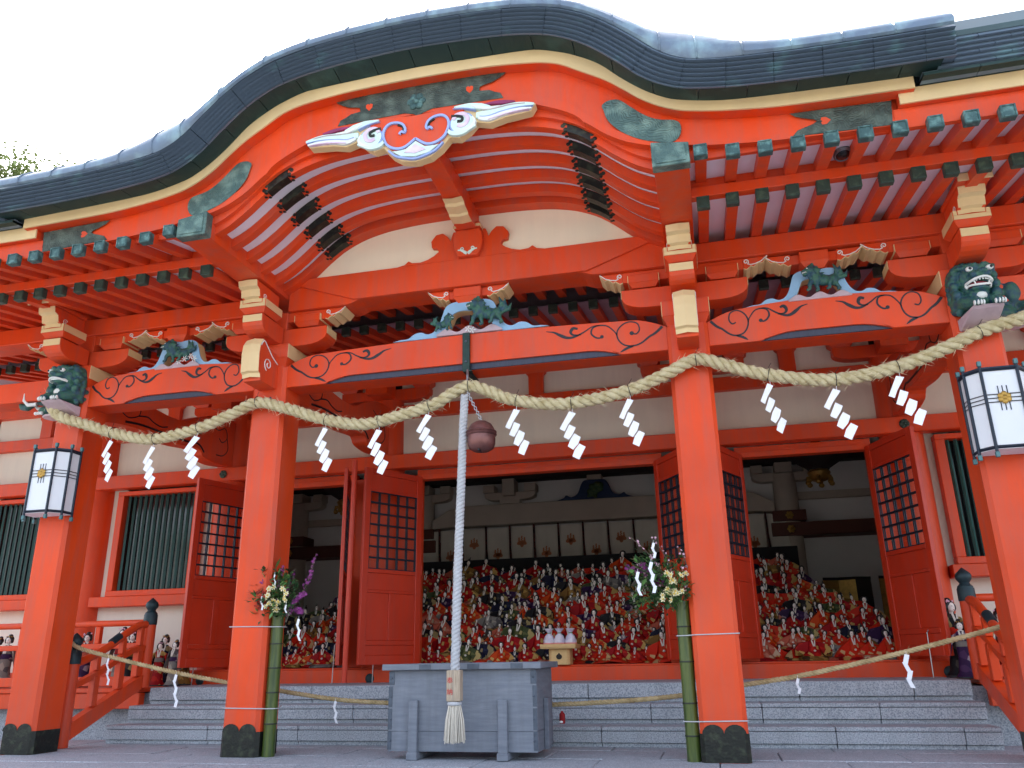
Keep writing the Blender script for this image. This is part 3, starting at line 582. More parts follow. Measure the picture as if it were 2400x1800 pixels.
for s in (-1, 1):
    X = sorted(set([round(x, 4) for x in xs_(0, 3.56, 88)]+[round(XC, 4), round(XC+.0005, 4)]))
    o = P(MB().band([(s*x, hafu_bot(x)) for x in X], [(s*x, hafu_top(x)+.02) for x in X], HY, HY+.045), 'bargeboard', 'vermilion')
    P(MB().band([(s*x, hafu_bot(x)-.004) for x in X], [(s*x, mould(x)) for x in X], HY-.012, HY+.048), 'bargeboard_moulding', 'vermilion', o)
    X = xs_(0, 2.1, 50); P(MB().band([(s*x, min(hafu_bot(x)+.03, max(3.74, soff(min(x, 1.87))+.07))) for x in X], [(s*x, hafu_top(x)) for x in X], HY+.05, HY+.09), 'bargeboard_backing', 'vermilion')
    X = xs_(0, 3.70, 80)
    P(MB().band([(s*x, hafu_top(x)) for x in X], [(s*x, beige_top(x)) for x in X], HY-.11, HY-.095), 'eave_strip', 'beige')
    P(MB().band([(s*x, hafu_top(x)-.002) for x in X], [(s*x, beige_top(x)-.004) for x in X], HY-.094, HY-.002), 'eave_board', 'vermilion')
    # copper soffit sheets
    cuts = [0, .33, .67, 1.01, 1.34, 1.63, 1.92, 2.24, 2.58, 2.92, 3.26, 3.6, 3.86]
    for a, b_ in zip(cuts, cuts[1:]):
        X = xs_(a+.003, b_-.003, 8); m = MB()
        rows = []
        for x in X: rows.append([(s*x, HY-.095, beige_top(x)+.001), (s*x, HY-.272, dark_top(x)), (s*x, HY-.272, dark_top(x)+.02), (s*x, HY-.095, beige_top(x)+.02)])
        m.loft(rows); P(m, 'copper_soffit', 'copper_soffit')
    # courses of copper shingles
    def nrm(x):
        e = .01; d = Vector((2*e, dark_top(x+e)-dark_top(max(x-e, -9)))).normalized() if x > .02 else Vector((1, 0)); return Vector((-d.y, d.x))
    def off(x, n):
        q = nrm(x); return (s*(x+q.x*n), dark_top(x)+q.y*n)
    TH = .205; NC = 7
    for c in range(NC):
        n0 = TH*c/NC; n1 = TH*(c+1)/NC; yb = HY-.262-.013*c
        w = .33; st = [0]+[q for q in [(.12+.11*((c*3) % 3))+w*i for i in range(20)] if .08 < q < 3.85]+[3.94]
        for a, b_ in zip(st, st[1:]):
            X = xs_(a+(.002 if a > 0 else 0), b_-.002, 7); rows = []; j = rnd.uniform(-.003, .003); jn = rnd.uniform(-.0012, .0012)
            for x in X:
                p0 = off(x, n0+jn); p1 = off(x, n1+.004); bk = yb+(.09 if c else -.008); rows.append([(p0[0], yb-.03+j, p0[1]), (p1[0], yb-.0+j, p1[1]), (p1[0], yb+.09, p1[1]), (p0[0], bk, p0[1]+(0 if c else .003))])
            m = MB(); m.loft(rows); P(m, 'copper_shingle', 'copper_roof')
    # roof sheets above, with rolled front edge
    def roofpt(x, k):
        p = off(x, TH); y, dz = ((HY-.35, .0), (HY-.37, .012), (HY-.372, .05), (HY-.335, .105), (HY-.25, .18), (HY-.1, .28), (.3, .56), (1.6, 1.0))[k]
        if k >= 5:
            t = ((0, .12, .6, 1)[k-4]); flat = 5.65+.25*(y+1.3)*1.0; return (p[0], y, max(p[1]+dz*.8, (p[1]+dz*.8)*(1-t)+(5.0+.42*(y+1.2))*t))
        v = .13*math.exp(-((x-2.1)/.42)**2); return (p[0], y, p[1]+dz+v*(k/4))
    st = [0]+[.17+.34*i for i in range(12) if .17+.34*i < 3.9]+[3.94]
    for a, b_ in zip(st, st[1:]):
        X = xs_(a+(.003 if a else 0), b_-.003, 6); m = MB(); rows = [[roofpt(x, k) for k in range(8)] for x in X]
        m.loft(rows, cap=False, closed=False); o = P(m, 'roof_sheet', 'copper_cap', smooth=40)
        if a: P(MB().tube([Vector(roofpt(a, k))+Vector((0, -.002, .004)) for k in range(8)], .008, 6), 'roof_seam', 'copper_cap', o)
    # end closure of the upper roof layer
    p = [off(3.94, TH*t) for t in (0, 1)]
    # lower straight eave beyond the gable
    x0, x1 = 3.60, 8.6
    P(MB().box(3.3*s, 3.8*s, HY+.055, HY+.085, 3.76, 4.03, 0), 'eave_board', 'vermilion')
    P(MB().box(x0*s, x1*s, -1.42, -1.405, 3.885, 4.005, .002), 'eave_strip', 'beige')
    P(MB().box(x0*s, x1*s, -1.404, -1.33, 3.883, 4.0, .002), 'eave_board', 'vermilion')
    P(MB().box(3.56*s, x1*s, -1.365, -1.32, 3.72, 3.882, .002), 'eave_board', 'vermilion')
    k = 0; x = 3.74
    while x < x1:
        b_ = min(x+.36, x1)
        P(MB().hexa([(s*(x+.002), -1.42, 4.007), (s*(b_-.002), -1.42, 4.007), (s*(b_-.002), -1.55, 3.992), (s*(x+.002), -1.55, 3.992), (s*(x+.002), -1.42, 4.03), (s*(b_-.002), -1.42, 4.03), (s*(b_-.002), -1.55, 4.015), (s*(x+.002), -1.55, 4.015)]), 'copper_soffit', 'copper_soffit')
        for c in range(7):
            z0 = 4.0+.031*c; yb = -1.53-.013*c
            P(MB().hexa([(s*(x+.002+.1*(c % 3)), yb-.017, z0), (s*(b_-.002+.1*(c % 3)), yb-.017, z0), (s*(b_-.002+.1*(c % 3)), yb+.09, z0), (s*(x+.002+.1*(c % 3)), yb+.09, z0), (s*(x+.002+.1*(c % 3)), yb, z0+.034), (s*(b_-.002+.1*(c % 3)), yb, z0+.034), (s*(b_-.002+.1*(c % 3)), yb+.09, z0+.034), (s*(x+.002+.1*(c % 3)), yb+.09, z0+.034)]), 'copper_shingle', 'copper_roof')
        x += .36
    P(MB().add([(s*3.7, -1.615, 4.216), (s*8.9, -1.615, 4.216), (s*8.9, -1.63, 4.25), (s*3.7, -1.63, 4.25), (s*8.9, -1.5, 4.43), (s*3.7, -1.5, 4.43), (s*8.9, 1.6, 5.6), (s*3.7, 1.6, 5.6)], [(0, 1, 2, 3), (3, 2, 4, 5), (5, 4, 6, 7)]), 'lower_roof', 'main_roof')

# curved rafters under the gable
RY = [-1.235+.25*k for k in range(5)]
for k, yy in enumerate(RY+[-.045]):
    X = xs_(-1.87, 1.87, 60); hgt = .085
    o = P(MB().band([(x, soff(x)) for x in X], [(x, soff(x)+hgt) for x in X], yy-.038, yy+.038 if k < 5 else yy+.1), 'curved_rafter', 'vermilion')
    for s in (-1, 1):      # black ornamental fitting clasping the rafter
        X2 = xs_(1.22, 1.40, 8); b = MB().band([(s*x, soff(x)-.005) for x in X2], [(s*x, soff(x)+.08) for x in X2], yy-.043, yy+.043)
        for xe, d in ((1.22, -1), (1.40, 1)):
            for j in (-1, 0, 1):
                xx = xe+d*(.014 if j else .034); b.ball((s*xx, yy-.041, soff(xx)+.04+.028*j), (.019, .005, .019), 8, 4); b.ball((s*xx, yy+.032*j, soff(xx)-.003), (.02, .018, .006), 8, 4)
        P(b, 'rafter_fitting', 'black_metal', o, smooth=40)
X = xs_(-1.9, 1.9, 40)
P(MB().band([(x, soff(x)+.09) for x in X], [(x, soff(x)+.13) for x in X], -1.27, .10), 'gable_ceiling', 'white_board')
for s in (-1, 1):
    xa, xb = 1.87*s, 2.13*s
    o = P(MB().hexa([(xa, -1.40, 3.675), (xb, -1.40, 3.675), (xb, .3, 3.70), (xa, .3, 3.70), (xa, -1.40, 3.875), (xb, -1.40, 3.835), (xb, .3, 3.9), (xa, .3, 3.96)]), 'cantilever_beam', 'vermilion', bev=.004)
    P(MB().hexa([(1.862*s, -1.425, 3.667), (2.138*s, -1.425, 3.667), (2.138*s, -1.33, 3.669), (1.862*s, -1.33, 3.669), (1.862*s, -1.425, 3.883), (2.138*s, -1.425, 3.842), (2.138*s, -1.33, 3.844), (1.862*s, -1.33, 3.885)]), 'beam_cap', 'chased_verdigris', o, bev=.006)
    P(MB().prism([(1.89*s, 3.69), (2.11*s, 3.69), (2.11*s, 3.822), (1.89*s, 3.855)], 'y', -1.431, -1.426), 'cap_panel', 'chased_verdigris', o, bev=.002)
# tympanum
X = xs_(-1.6, 1.6, 40)
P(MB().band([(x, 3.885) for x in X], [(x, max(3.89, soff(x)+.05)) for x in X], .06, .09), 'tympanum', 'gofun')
tz = [(.75, 3.886), (.66, 3.905), (.62, 3.94), (.58, 3.915), (.5, 3.91), (.42, 3.93), (.36, 3.96), (.31, 4.0), (.33, 4.04), (.38, 4.05), (.39, 4.12), (.34, 4.185), (.27, 4.195), (.22, 4.15), (.19, 4.10), (.17, 4.17), (.16, 4.19)]
poly = [(a+.03, z) for a, z in tz]+[(-a+.03, z) for a, z in reversed(tz)]
o = P(MB().prism(poly, 'y', .0, .05), 'gable_strut', 'vermilion', bev=.004)
P(MB().prism([(a*1.0+.03, z) for a, z in tz]+[(-a+.03, z) for a, z in reversed(tz)], 'y', .0505, .0595), 'strut_edge', 'beige', o)
bell = [(.10, 3.89), (.135, 3.97), (.145, 4.08), (.12, 4.17)]; q = cat([(a, b) for a, b in bell], 4)
P(MB().prism([(.03+a, z) for a, z in q]+[(.03-a, z) for a, z in reversed(q)], 'y', -.06, -.001), 'strut_body', 'vermilion', o, bev=.008)
b = MB()
for s in (-1, 1):
    b.ribbon(cat([(.03+s*.005, 3.905), (.03+s*.03, 3.925), (.03+s*.06, 3.945), (.03+s*.095, 3.95)], 4), [.03]*5+[.024]*4+[.012]*4, -.068, -.061)
    b.ribbon(spiral(.03+s*.05, 3.958, .022, .006, -90, s*1.1), .008, -.069, -.061)
P(b, 'carved_leaf', 'carve_mint', o)
o = P(MB().box(-.10, .16, -.09, .05, 4.172, 4.22, .004), 'strut_cap', 'vermilion'); P(MB().box(-.105, .165, -.097, -.091, 4.171, 4.2, .002).box(.161, .166, -.09, .05, 4.171, 4.2, .002), 'block_edge', 'beige', o)
# ridge beam with beige nose
o = P(MB().box(-.055, .115, -1.30, .05, 4.225, 4.40, .005), 'ridge_beam', 'vermilion')
face = [(-.56, 4.222), (-.48, 4.215), (-.465, 4.19), (-.36, 4.175), (-.345, 4.155), (-.22, 4.15)]
b = MB()
for (ya, za), (yb, zb) in zip(face, face[1:]): b.add([(-.062, ya, za), (.03, ya, za-.012), (.122, ya, za), (.122, yb, zb), (.03, yb, zb-.012), (-.062, yb, zb)], [(0, 1, 4, 5), (1, 2, 3, 4)])
P(b, 'ridge_nose', 'beige', o)
P(MB().prism([(-.56, 4.223), (-.48, 4.217), (-.465, 4.192), (-.36, 4.177), (-.345, 4.157), (-.22, 4.152), (-.1, 4.152), (-.1, 4.224)], 'x', -.06, .12), 'ridge_nose_side', 'vermilion', o)

# bronze plates on the bargeboard
def plate(poly, mt='chased_bronze', name='bronze_plate', y=HY, parent=None, bev=.003): return P(MB().prism([adj(p) for p in poly], 'y', y-.018, y-.0125), name, mt, parent, bev=bev)
up = [(x, 4.742-.02*abs(x)**2) for x in (.75, .5, .25, 0, -.25, -.5, -.75)]
half = [(-.72, 4.70), (-.68, 4.675), (-.62, 4.645), (-.56, 4.635), (-.52, 4.622), (-.515, 4.585), (-.56, 4.58), (-.6, 4.575), (-.64, 4.55), (-.69, 4.53), (-.715, 4.475)]
bot = [(-.4, 4.485), (-.12, 4.49), (-.05, 4.47), (0, 4.44)]
poly = up+half+bot+[(-a, z) for a, z in reversed(bot[:-1])]+[(-a, z) for a, z in reversed(half)]
o = plate(poly)
b = MB()
for k in range(6): a = k*1.047; p = adj((-.02+.05*math.cos(a), 4.585+.05*math.sin(a))); b.ball((p[0], HY-.02, p[1]), (.034, .014, .034), 10, 5)
p = adj((-.02, 4.585)); b.ball((p[0], HY-.022, p[1]), (.03, .02, .03), 10, 5); P(b, 'plate_flower', 'verdigris', o, smooth=50)
for s in (-1, 1):
    b = MB(); hx = .435*s; b.prism([adj(q) for q in ((hx, 4.575), (hx+.028, 4.605), (hx+.03, 4.635), (hx+.01, 4.645), (hx, 4.632), (hx-.01, 4.645), (hx-.03, 4.635), (hx-.028, 4.605))], 'y', HY-.0195, HY-.0182); P(b, 'heart_cutout', 'vermilion', o)
    sp = [(1.50, 4.20), (1.49, 4.25), (1.54, 4.283), (1.62, 4.275), (1.70, 4.20), (1.80, 4.105), (1.90, 4.045), (2.02, 4.015), (2.06, 3.965), (2.05, 3.88), (1.99, 3.828), (1.88, 3.85), (1.75, 3.90), (1.62, 3.99), (1.53, 4.10)]
    sp = cat(sp, 4, closed=True); sp = [(s*a, z) for a, z in sp]; plate(sp, 'chased_verdigris')
    ep = [(3.50, 3.893), (2.82, 3.915), (2.86, 3.88), (2.92, 3.855), (2.98, 3.835), (3.0, 3.82), (2.97, 3.80), (2.92, 3.785), (2.86, 3.765), (2.82, 3.72), (3.2, 3.705), (3.48, 3.695)]
    o = plate([(s*a, z) for a, z in ep]); hx = 3.06*s; b = MB(); b.prism([adj(q) for q in ((hx+.03, 3.81), (hx, 3.838), (hx-.03, 3.84), (hx-.038, 3.82), (hx-.025, 3.81), (hx-.038, 3.80), (hx-.03, 3.78), (hx, 3.782))], 'y', HY-.0195, HY-.0182); P(b, 'heart_cutout', 'vermilion', o)

# carved pendant below the crest
GY = HY-.06
PEN = P(MB().prism([adj(p) for p in cat([(-.40, 4.44), (0, 4.42), (.40, 4.44), (.33, 4.30), (.27, 4.2), (.2, 4.12), (.12, 4.06), (0, 4.03), (-.12, 4.06), (-.2, 4.12), (-.27, 4.2), (-.33, 4.30)], 3, closed=True)], 'y', GY, GY+.085), 'gable_pendant', 'vermilion', label='carved gable pendant with red heart and pale scrolled wings', bev=.004)
core = [(-.98, 4.35), (-.94, 4.285), (-.73, 4.265), (-.61, 4.235), (-.5, 4.265), (-.44, 4.2), (-.36, 4.145), (-.28, 4.165), (-.21, 4.08), (-.12, 4.015), (0, 3.99)]
top = [(0, 4.43), (-.28, 4.435), (-.42, 4.435), (-.61, 4.425), (-.8, 4.40)]
P(MB().prism([adj(p) for p in core+[(-a, z) for a, z in reversed(core[:-1])]+[(-a, z) for a, z in reversed(top)]+top[1:]], 'y', GY+.012, GY+.095), 'pendant_core', 'beige', PEN, bev=.004)
for s in (-1, 1):
    A = lambda l, k=5: [adj((s*a, z)) for a, z in cat(l, k)]
    for nm, mt, path, w, yy in (('pendant_wing', 'carve_mint', [(-.97, 4.335), (-.86, 4.345), (-.72, 4.335), (-.6, 4.315), (-.5, 4.32)], (.02, .07, .085, .05), -.006),
                                ('pendant_wing', 'carve_white', [(-.95, 4.30), (-.84, 4.305), (-.7, 4.29), (-.6, 4.27), (-.52, 4.29)], (.015, .035, .05, .03), -.010),
                                ('pendant_wing', 'carve_purple', [(-.82, 4.385), (-.74, 4.395), (-.66, 4.405), (-.56, 4.405)], (.01, .034, .03, .01), -.011),
                                ('pendant_wing', 'carve_mint', [(-.62, 4.37), (-.54, 4.39), (-.44, 4.415), (-.32, 4.425)], (.02, .06, .05, .01), -.013),
                                ('pendant_wing', 'carve_white', [(-.7, 4.36), (-.6, 4.36), (-.52, 4.385), (-.46, 4.415)], (.01, .025, .03, .01), -.018),
                                ('pendant_line', 'carve_periwinkle', [(-.96, 4.318), (-.85, 4.326), (-.71, 4.312), (-.6, 4.29), (-.53, 4.30)], (.004, .009, .009, .005), -.014),
                                ('pendant_line', 'carve_lilac', [(-.9, 4.352), (-.78, 4.362), (-.66, 4.352), (-.56, 4.35)], (.003, .008, .008, .004), -.012),
                                ('pendant_line', 'carve_pink', [(-.93, 4.29), (-.8, 4.29), (-.68, 4.272), (-.6, 4.255)], (.004, .012, .014, .006), -.016),
                                ('pendant_wing', 'carve_mint', [(-.5, 4.225), (-.44, 4.2), (-.38, 4.175), (-.3, 4.185), (-.27, 4.22)], (.02, .04, .045, .02), -.016),
                                ('pendant_line', 'carve_periwinkle', [(-.5, 4.36), (-.44, 4.385), (-.38, 4.4), (-.31, 4.405)], (.004, .009, .009, .004), -.02),
                                ('pendant_wing', 'carve_white', [(-.47, 4.31), (-.49, 4.26), (-.46, 4.21), (-.4, 4.19)], (.01, .026, .026, .01), -.018)):
        b = MB(); q = A(path); n = len(q); ww = []
        for i in range(n): t = i/(n-1)*3; k = min(2, int(t)); ww.append(w[k]+(w[k+1]-w[k])*(t-k))
        b.ribbon(q, ww, GY+yy, GY+.014); P(b, nm, mt, PEN, bev=.003)
    b = MB(); b.prism([adj((s*(-.385+.105*math.cos(t*.2618)), 4.265+.10*math.sin(t*.2618))) for t in range(24)], 'y', GY-.008, GY+.013); P(b, 'pendant_curl', 'carve_periwinkle', PEN, bev=.004)
    b = MB(); b.prism([adj((s*(-.385+.092*math.cos(t*.2618)), 4.265+.087*math.sin(t*.2618))) for t in range(24)], 'y', GY-.013, GY-.007); P(b, 'pendant_curl', 'carve_mint', PEN)
    b = MB(); b.ribbon(A([(-.315, 4.30), (-.34, 4.34), (-.40, 4.345), (-.435, 4.30), (-.42, 4.25), (-.38, 4.235), (-.35, 4.25)]), .034, GY-.02, GY-.012); P(b, 'pendant_curl', 'carve_pink', PEN, bev=.003)
    b = MB(); b.ribbon(A([(-.30, 4.335), (-.35, 4.33), (-.39, 4.31), (-.385, 4.28), (-.35, 4.28)]), .022, GY-.021, GY-.012); P(b, 'pendant_curl', 'black_metal', PEN)
    # blue-edged volutes on the red heart
    b = MB(); b.ribbon(A([(-.14, 4.255), (-.12, 4.275), (-.095, 4.265), (-.09, 4.30), (-.115, 4.345), (-.17, 4.37), (-.23, 4.365), (-.27, 4.32), (-.275, 4.25), (-.24, 4.17), (-.17, 4.125), (-.09, 4.125), (0, 4.19)]), .02, GY-.016, GY+.001); P(b, 'pendant_edge', 'carve_periwinkle', PEN, bev=.003)
    b = MB(); b.ribbon(A([(-.13, 4.265), (-.108, 4.285), (-.113, 4.325), (-.155, 4.35)]), .018, GY-.012, GY+.001); P(b, 'pendant_groove', 'black_metal', PEN)
q = [(-.2, 4.105), (-.16, 4.10), (-.08, 4.105), (0, 4.168), (.08, 4.105), (.16, 4.10), (.2, 4.105), (.12, 4.045), (.0, 4.022), (-.12, 4.045)]
P(MB().prism([adj(p) for p in q], 'y', GY-.014, GY+.001), 'pendant_fan', 'carve_mint', PEN, bev=.004)
P(MB().prism([adj(p) for p in ((-.09, 4.07), (0, 4.135), (.09, 4.07), (0, 4.05))], 'y', GY-.019, GY-.0145), 'pendant_fan', 'carve_pink', PEN)
b = MB(); b.ribbon([adj(p) for p in cat([(-.23, 4.12), (-.17, 4.06), (-.1, 4.03), (0, 4.008), (.1, 4.03), (.17, 4.06), (.23, 4.12)], 5)], .018, GY-.012, GY+.012); P(b, 'pendant_edge', 'carve_periwinkle', PEN, bev=.003)
# ------------------------------------------------------------------ hall front wall
WY = 3.06
for x in (-8.5, -6.35, -4.25, -2, 2, 4.25, 6.35, 8.5):
    c = P(MB().lathe([(.225, 0), (.23, .6), (.23, 2.6), (.215, 3.5)], 28, (x, WY, 0)), 'column', 'vermilion', smooth=40)
    b = MB(); b.ball((x, 2.802, 2.65), (.055, .012, .055), 12, 6)
    for k in range(6): b.ball((x+.036*math.cos(k*1.047), 2.797, 2.65+.036*math.sin(k*1.047)), (.02, .014, .02), 8, 4)
    b.ball((x, 2.79, 2.65), .016, 8, 5); P(b, 'nail_cover', 'verdigris_dark', c, smooth=50)
    P(MB().lathe([(.0, 0), (.06, .0), (.055, .02), (.02, .03)], 16).mesh('t') and MB().ball((x, 2.742, .045), (.058, .022, .058), 16, 7), 'sill_nail_cover', 'giboshi', c, smooth=50)
# horizontal members (each between openings is one timber)
P(MB().box(-8.8, 8.8, 2.81, 2.97, 2.56, 2.742, .008), 'head_rail', 'vermilion')
P(MB().box(-8.8, 8.8, 2.96, 3.12, 3.275, 3.44, .006), 'wall_rail', 'vermilion')
P(MB().box(-8.8, 8.8, 2.93, 3.15, 3.79, 4.0, .006), 'wall_plate', 'vermilion')
P(MB().box(-8.8, 8.8, 2.74, 2.95, -.02, .15, .008), 'floor_sill', 'vermilion')
P(MB().box(-8.8, 8.8, 2.80, 3.1, .151, .165, .002), 'floor_sill_top', 'vermilion')
for x0, x1 in ((-3.9, -2.4), (-1.55, 1.55), (2.4, 3.9)):
    P(MB().box(x0, x1, 2.985, 3.10, 2.485, 2.558, .004), 'lintel', 'vermilion')
    P(MB().box(x0, x1, 2.93, 3.06, 2.42, 2.48, .004), 'lintel_track', 'vermilion')
BAYS = [(-8.27, -6.51), (-6.12, -4.48), (-4.02, -2.23), (-1.77, 1.77), (2.23, 4.02), (4.48, 6.12), (6.51, 8.27)]
for x0, x1 in BAYS:
    P(MB().box(x0-.05, x1+.05, 3.05, 3.09, 2.7, 3.29, 0), 'plaster_panel', 'plaster')
    P(MB().box(x0-.05, x1+.05, 3.05, 3.09, 3.42, 3.82, 0), 'plaster_panel', 'plaster')
# struts and bracket arms of the wall
for x in (-7.4, -5.25, -3.12, .035, 3.12, 5.25, 7.4):
    P(MB().prism([(x-.095, 3.441), (x+.095, 3.441), (x+.095, 3.66), (x+.1, 3.70), (x+.135, 3.735), (x+.135, 3.789), (x-.135, 3.789), (x-.135, 3.735), (x-.1, 3.70), (x-.095, 3.66)], 'y', 2.97, 3.045), 'wall_strut', 'vermilion', bev=.004)
for x in (-6.35, -4.25, -2, 2, 4.25, 6.35):
    b = MB()
    for s in (-1, 1): b.prism(hijiki(x, s, 0, 0, .62, 3.50, 3.655), 'y', 2.90, 3.045)
    o = P(b, 'wall_bracket', 'vermilion', bev=.004)
    for s in (-1, 1): P(MB().hexa([(x+s*.42, 2.91, 3.657), (x+s*.6, 2.91, 3.657), (x+s*.6, 3.04, 3.657), (x+s*.42, 3.04, 3.657), (x+s*.38, 2.88, 3.70), (x+s*.66, 2.88, 3.70), (x+s*.66, 3.04, 3.70), (x+s*.38, 3.04, 3.70)]).box(x+s*.38, x+s*.66, 2.88, 3.04, 3.701, 3.788), 'bracket_block', 'vermilion', o)
    P(MB().box(x-.15, x+.15, 2.6, 2.9, 3.52, 3.788, .004), 'bracket_nose', 'vermilion', o)
# lobster-back beams tying porch pillars to hall columns
for x in XP:
    top = cat([(.35, 2.98), (.7, 3.06), (1.1, 3.085), (1.47, 3.07), (1.76, 3.10), (1.98, 3.2), (2.3, 3.32), (2.6, 3.37), (2.84, 3.36)], 4)
    bot = cat([(.35, 2.70), (.64, 2.755), (1.05, 2.78), (1.6, 2.775), (2.03, 2.82), (2.12, 2.80), (2.2, 2.74), (2.5, 2.72), (2.84, 2.76)], 4)
    o = P(MB().prism(bot+list(reversed(top)), 'x', x-.1, x+.1), 'lobster_beam', 'vermilion', bev=.006)
    for s in (-1, 1):
        b = MB()
        for path, w in (([(.55, 2.98), (.62, 2.90), (.75, 2.86), (.9, 2.92), (.92, 3.0), (.84, 3.04), (.78, 2.99)], .012), ([(.9, 2.92), (1.05, 2.95), (1.15, 2.92), (1.3, 2.9), (1.42, 2.93)], .014), ([(.7, 2.80), (1.0, 2.835), (1.5, 2.84), (1.9, 2.86), (2.0, 2.88), (2.1, 2.86), (2.18, 2.80)], .022), ([(2.3, 3.2), (2.45, 3.16), (2.6, 3.22), (2.66, 3.1), (2.56, 3.02), (2.48, 3.06)], .012), ([(2.66, 3.1), (2.7, 2.95), (2.6, 2.85), (2.45, 2.83)], .012)):
            q = cat(path, 4); b.tube([(x+s*.099, y, z) for y, z in q], w*.6, 5)
        P(b, 'incised_scroll', 'ink', o)

# barred windows
def window(x0, x1):
    a, b_ = min(x0, x1), max(x0, x1); z0, z1 = 1.11, 2.53
    m = MB().box(a, b_, 2.90, 3.04, z0, z0+.075).box(a, b_, 2.90, 3.04, z1-.06, z1).box(a, a+.1, 2.902, 3.038, z0+.075, z1-.06).box(b_-.1, b_, 2.902, 3.038, z0+.075, z1-.06)
    w = P(m, 'window', 'vermilion')
    n = round((b_-a-.2)/.083); 
    for i in range(n):
        x = a+.1+(b_-a-.2)*(i+.5)/n; q = .021
        P(MB().prism([(x-q, 2.975), (x, 2.975-q), (x+q, 2.975), (x, 2.975+q)], 'z', z0+.07, z1-.055), 'bar', 'renji_green', w)
    P(MB().box(a+.09, b_-.09, 3.045, 3.05, z0+.05, z1-.04, 0), 'pane', 'dark_glass', w)
for x0, x1, wa, wb in ((-6.12, -4.48, -5.93, -4.62), (4.48, 6.12, 4.55, 5.93), (-8.27, -6.51, -8.1, -6.72), (6.51, 8.27, 6.72, 8.1)):
    P(MB().box(x0-.05, wa+.03, 3.06, 3.09, 1.06, 2.6, 0), 'plaster_panel', 'plaster'); P(MB().box(wb-.03, x1+.05, 3.06, 3.09, 1.06, 2.6, 0), 'plaster_panel', 'plaster')
    window(wa, wb)
    P(MB().box(x0, x1, 2.84, 3.05, .975, 1.105, .006), 'waist_rail', 'vermilion')
    P(MB().box(x0-.05, x1+.05, 3.05, 3.09, .14, 1.0, 0), 'plaster_panel', 'plaster')
# jamb panels either side of the inner columns, and at the outer doors
for s in (-1, 1):
    P(MB().box(1.49*s, 1.80*s, 2.98, 3.10, .166, 2.484, .004), 'jamb', 'vermilion'); P(MB().box(2.2*s, 2.44*s, 2.98, 3.10, .166, 2.484, .004), 'jamb', 'vermilion'); P(MB().box(3.84*s, 4.06*s, 2.98, 3.10, .166, 2.484, .004), 'jamb', 'vermilion')

# door leaves : hinge point, free edge point
def door(hx, hy, fx, fy):
    d = math.hypot(fx-hx, fy-hy); a = math.atan2(fy-hy, fx-hx); W = .88; T = .022; z0, z1 = .20, 2.45
    f = MB()
    R0 = [(z0, z0+.1), (.41, .46), (.99, 1.02), (1.215, 1.26), (2.17, 2.2), (z1-.07, z1)]
    f.box(0, .085, -T, T, z0, z1, .004).box(W-.085, W, -T, T, z0, z1, .004)
    for a0, a1 in R0: f.box(.086, W-.086, -T+.001, T-.001, a0, a1, .003)
    f.box(W/2-.04, W/2+.04, -T+.002, T-.002, .461, .989, .003)
    o = place('door', f.mesh('door'), 'vermilion_door', HALL, loc=(hx, hy, 0), rot=(0, 0, a))
    for q in ((.086, W-.086, .301, .409), (.086, W/2-.041, .461, .989), (W/2+.041, W-.086, .461, .989), (.086, W-.086, 1.021, 1.214), (.086, W-.086, 2.201, 2.379)):
        place('door_panel', MB().box(q[0], q[1], -.009, .009, q[2], q[3], .003).mesh('door_panel'), 'vermilion_door', o)
    l = MB(); x0, x1, a0, a1 = .086, W-.086, 1.261, 2.169
    for i in range(6): x = x0+(x1-x0)*i/5; l.box(x-.009, x+.009, -.016, -.004, a0, a1, .002); l.box(x-.009, x+.009, .004, .016, a0, a1, .002)
    for i in range(8): z = a0+(a1-a0)*i/7; l.box(x0, x1, -.018, -.0165, z-.009, z+.009, 0); l.box(x0, x1, .0165, .018, z-.009, z+.009, 0); l.box(x0, x1, -.0155, .0155, z-.006, z+.006, 0)
    place('lattice', l.mesh('lattice'), 'lamp_frame', o)
    place('pane', MB().add([(x0, 0, a0), (x1, 0, a0), (x1, 0, a1), (x0, 0, a1)], [(0, 1, 2, 3)]).mesh('pane'), 'pane_glass', o)
    h = MB()
    for z in (.5, 1.3, 2.1): h.tube([(-.012, 0, z-.06), (-.012, 0, z+.06)], .014, 8)
    place('hinge', h.mesh('hinge'), 'vermilion_door', o)
    place('door_stay', MB().tube([(.62, -.06, .0), (.62, -.05, .42), (.62, -.03, .44)], .006, 6).mesh('door_stay'), 'steel', o)
door(-1.47, 2.93, -1.93, 2.14); door(1.47, 2.93, 1.93, 2.14); door(-2.46, 2.93, -2.13, 2.11); door(2.46, 2.93, 2.10, 2.12)
door(-3.86, 2.93, -4.12, 2.09); door(3.84, 2.93, 4.15, 2.10)
P(MB().tube([(-1.99, 2.02, .02), (-1.98, 2.02, 2.5)], .03, 10), 'barring_pole', 'vermilion_door')

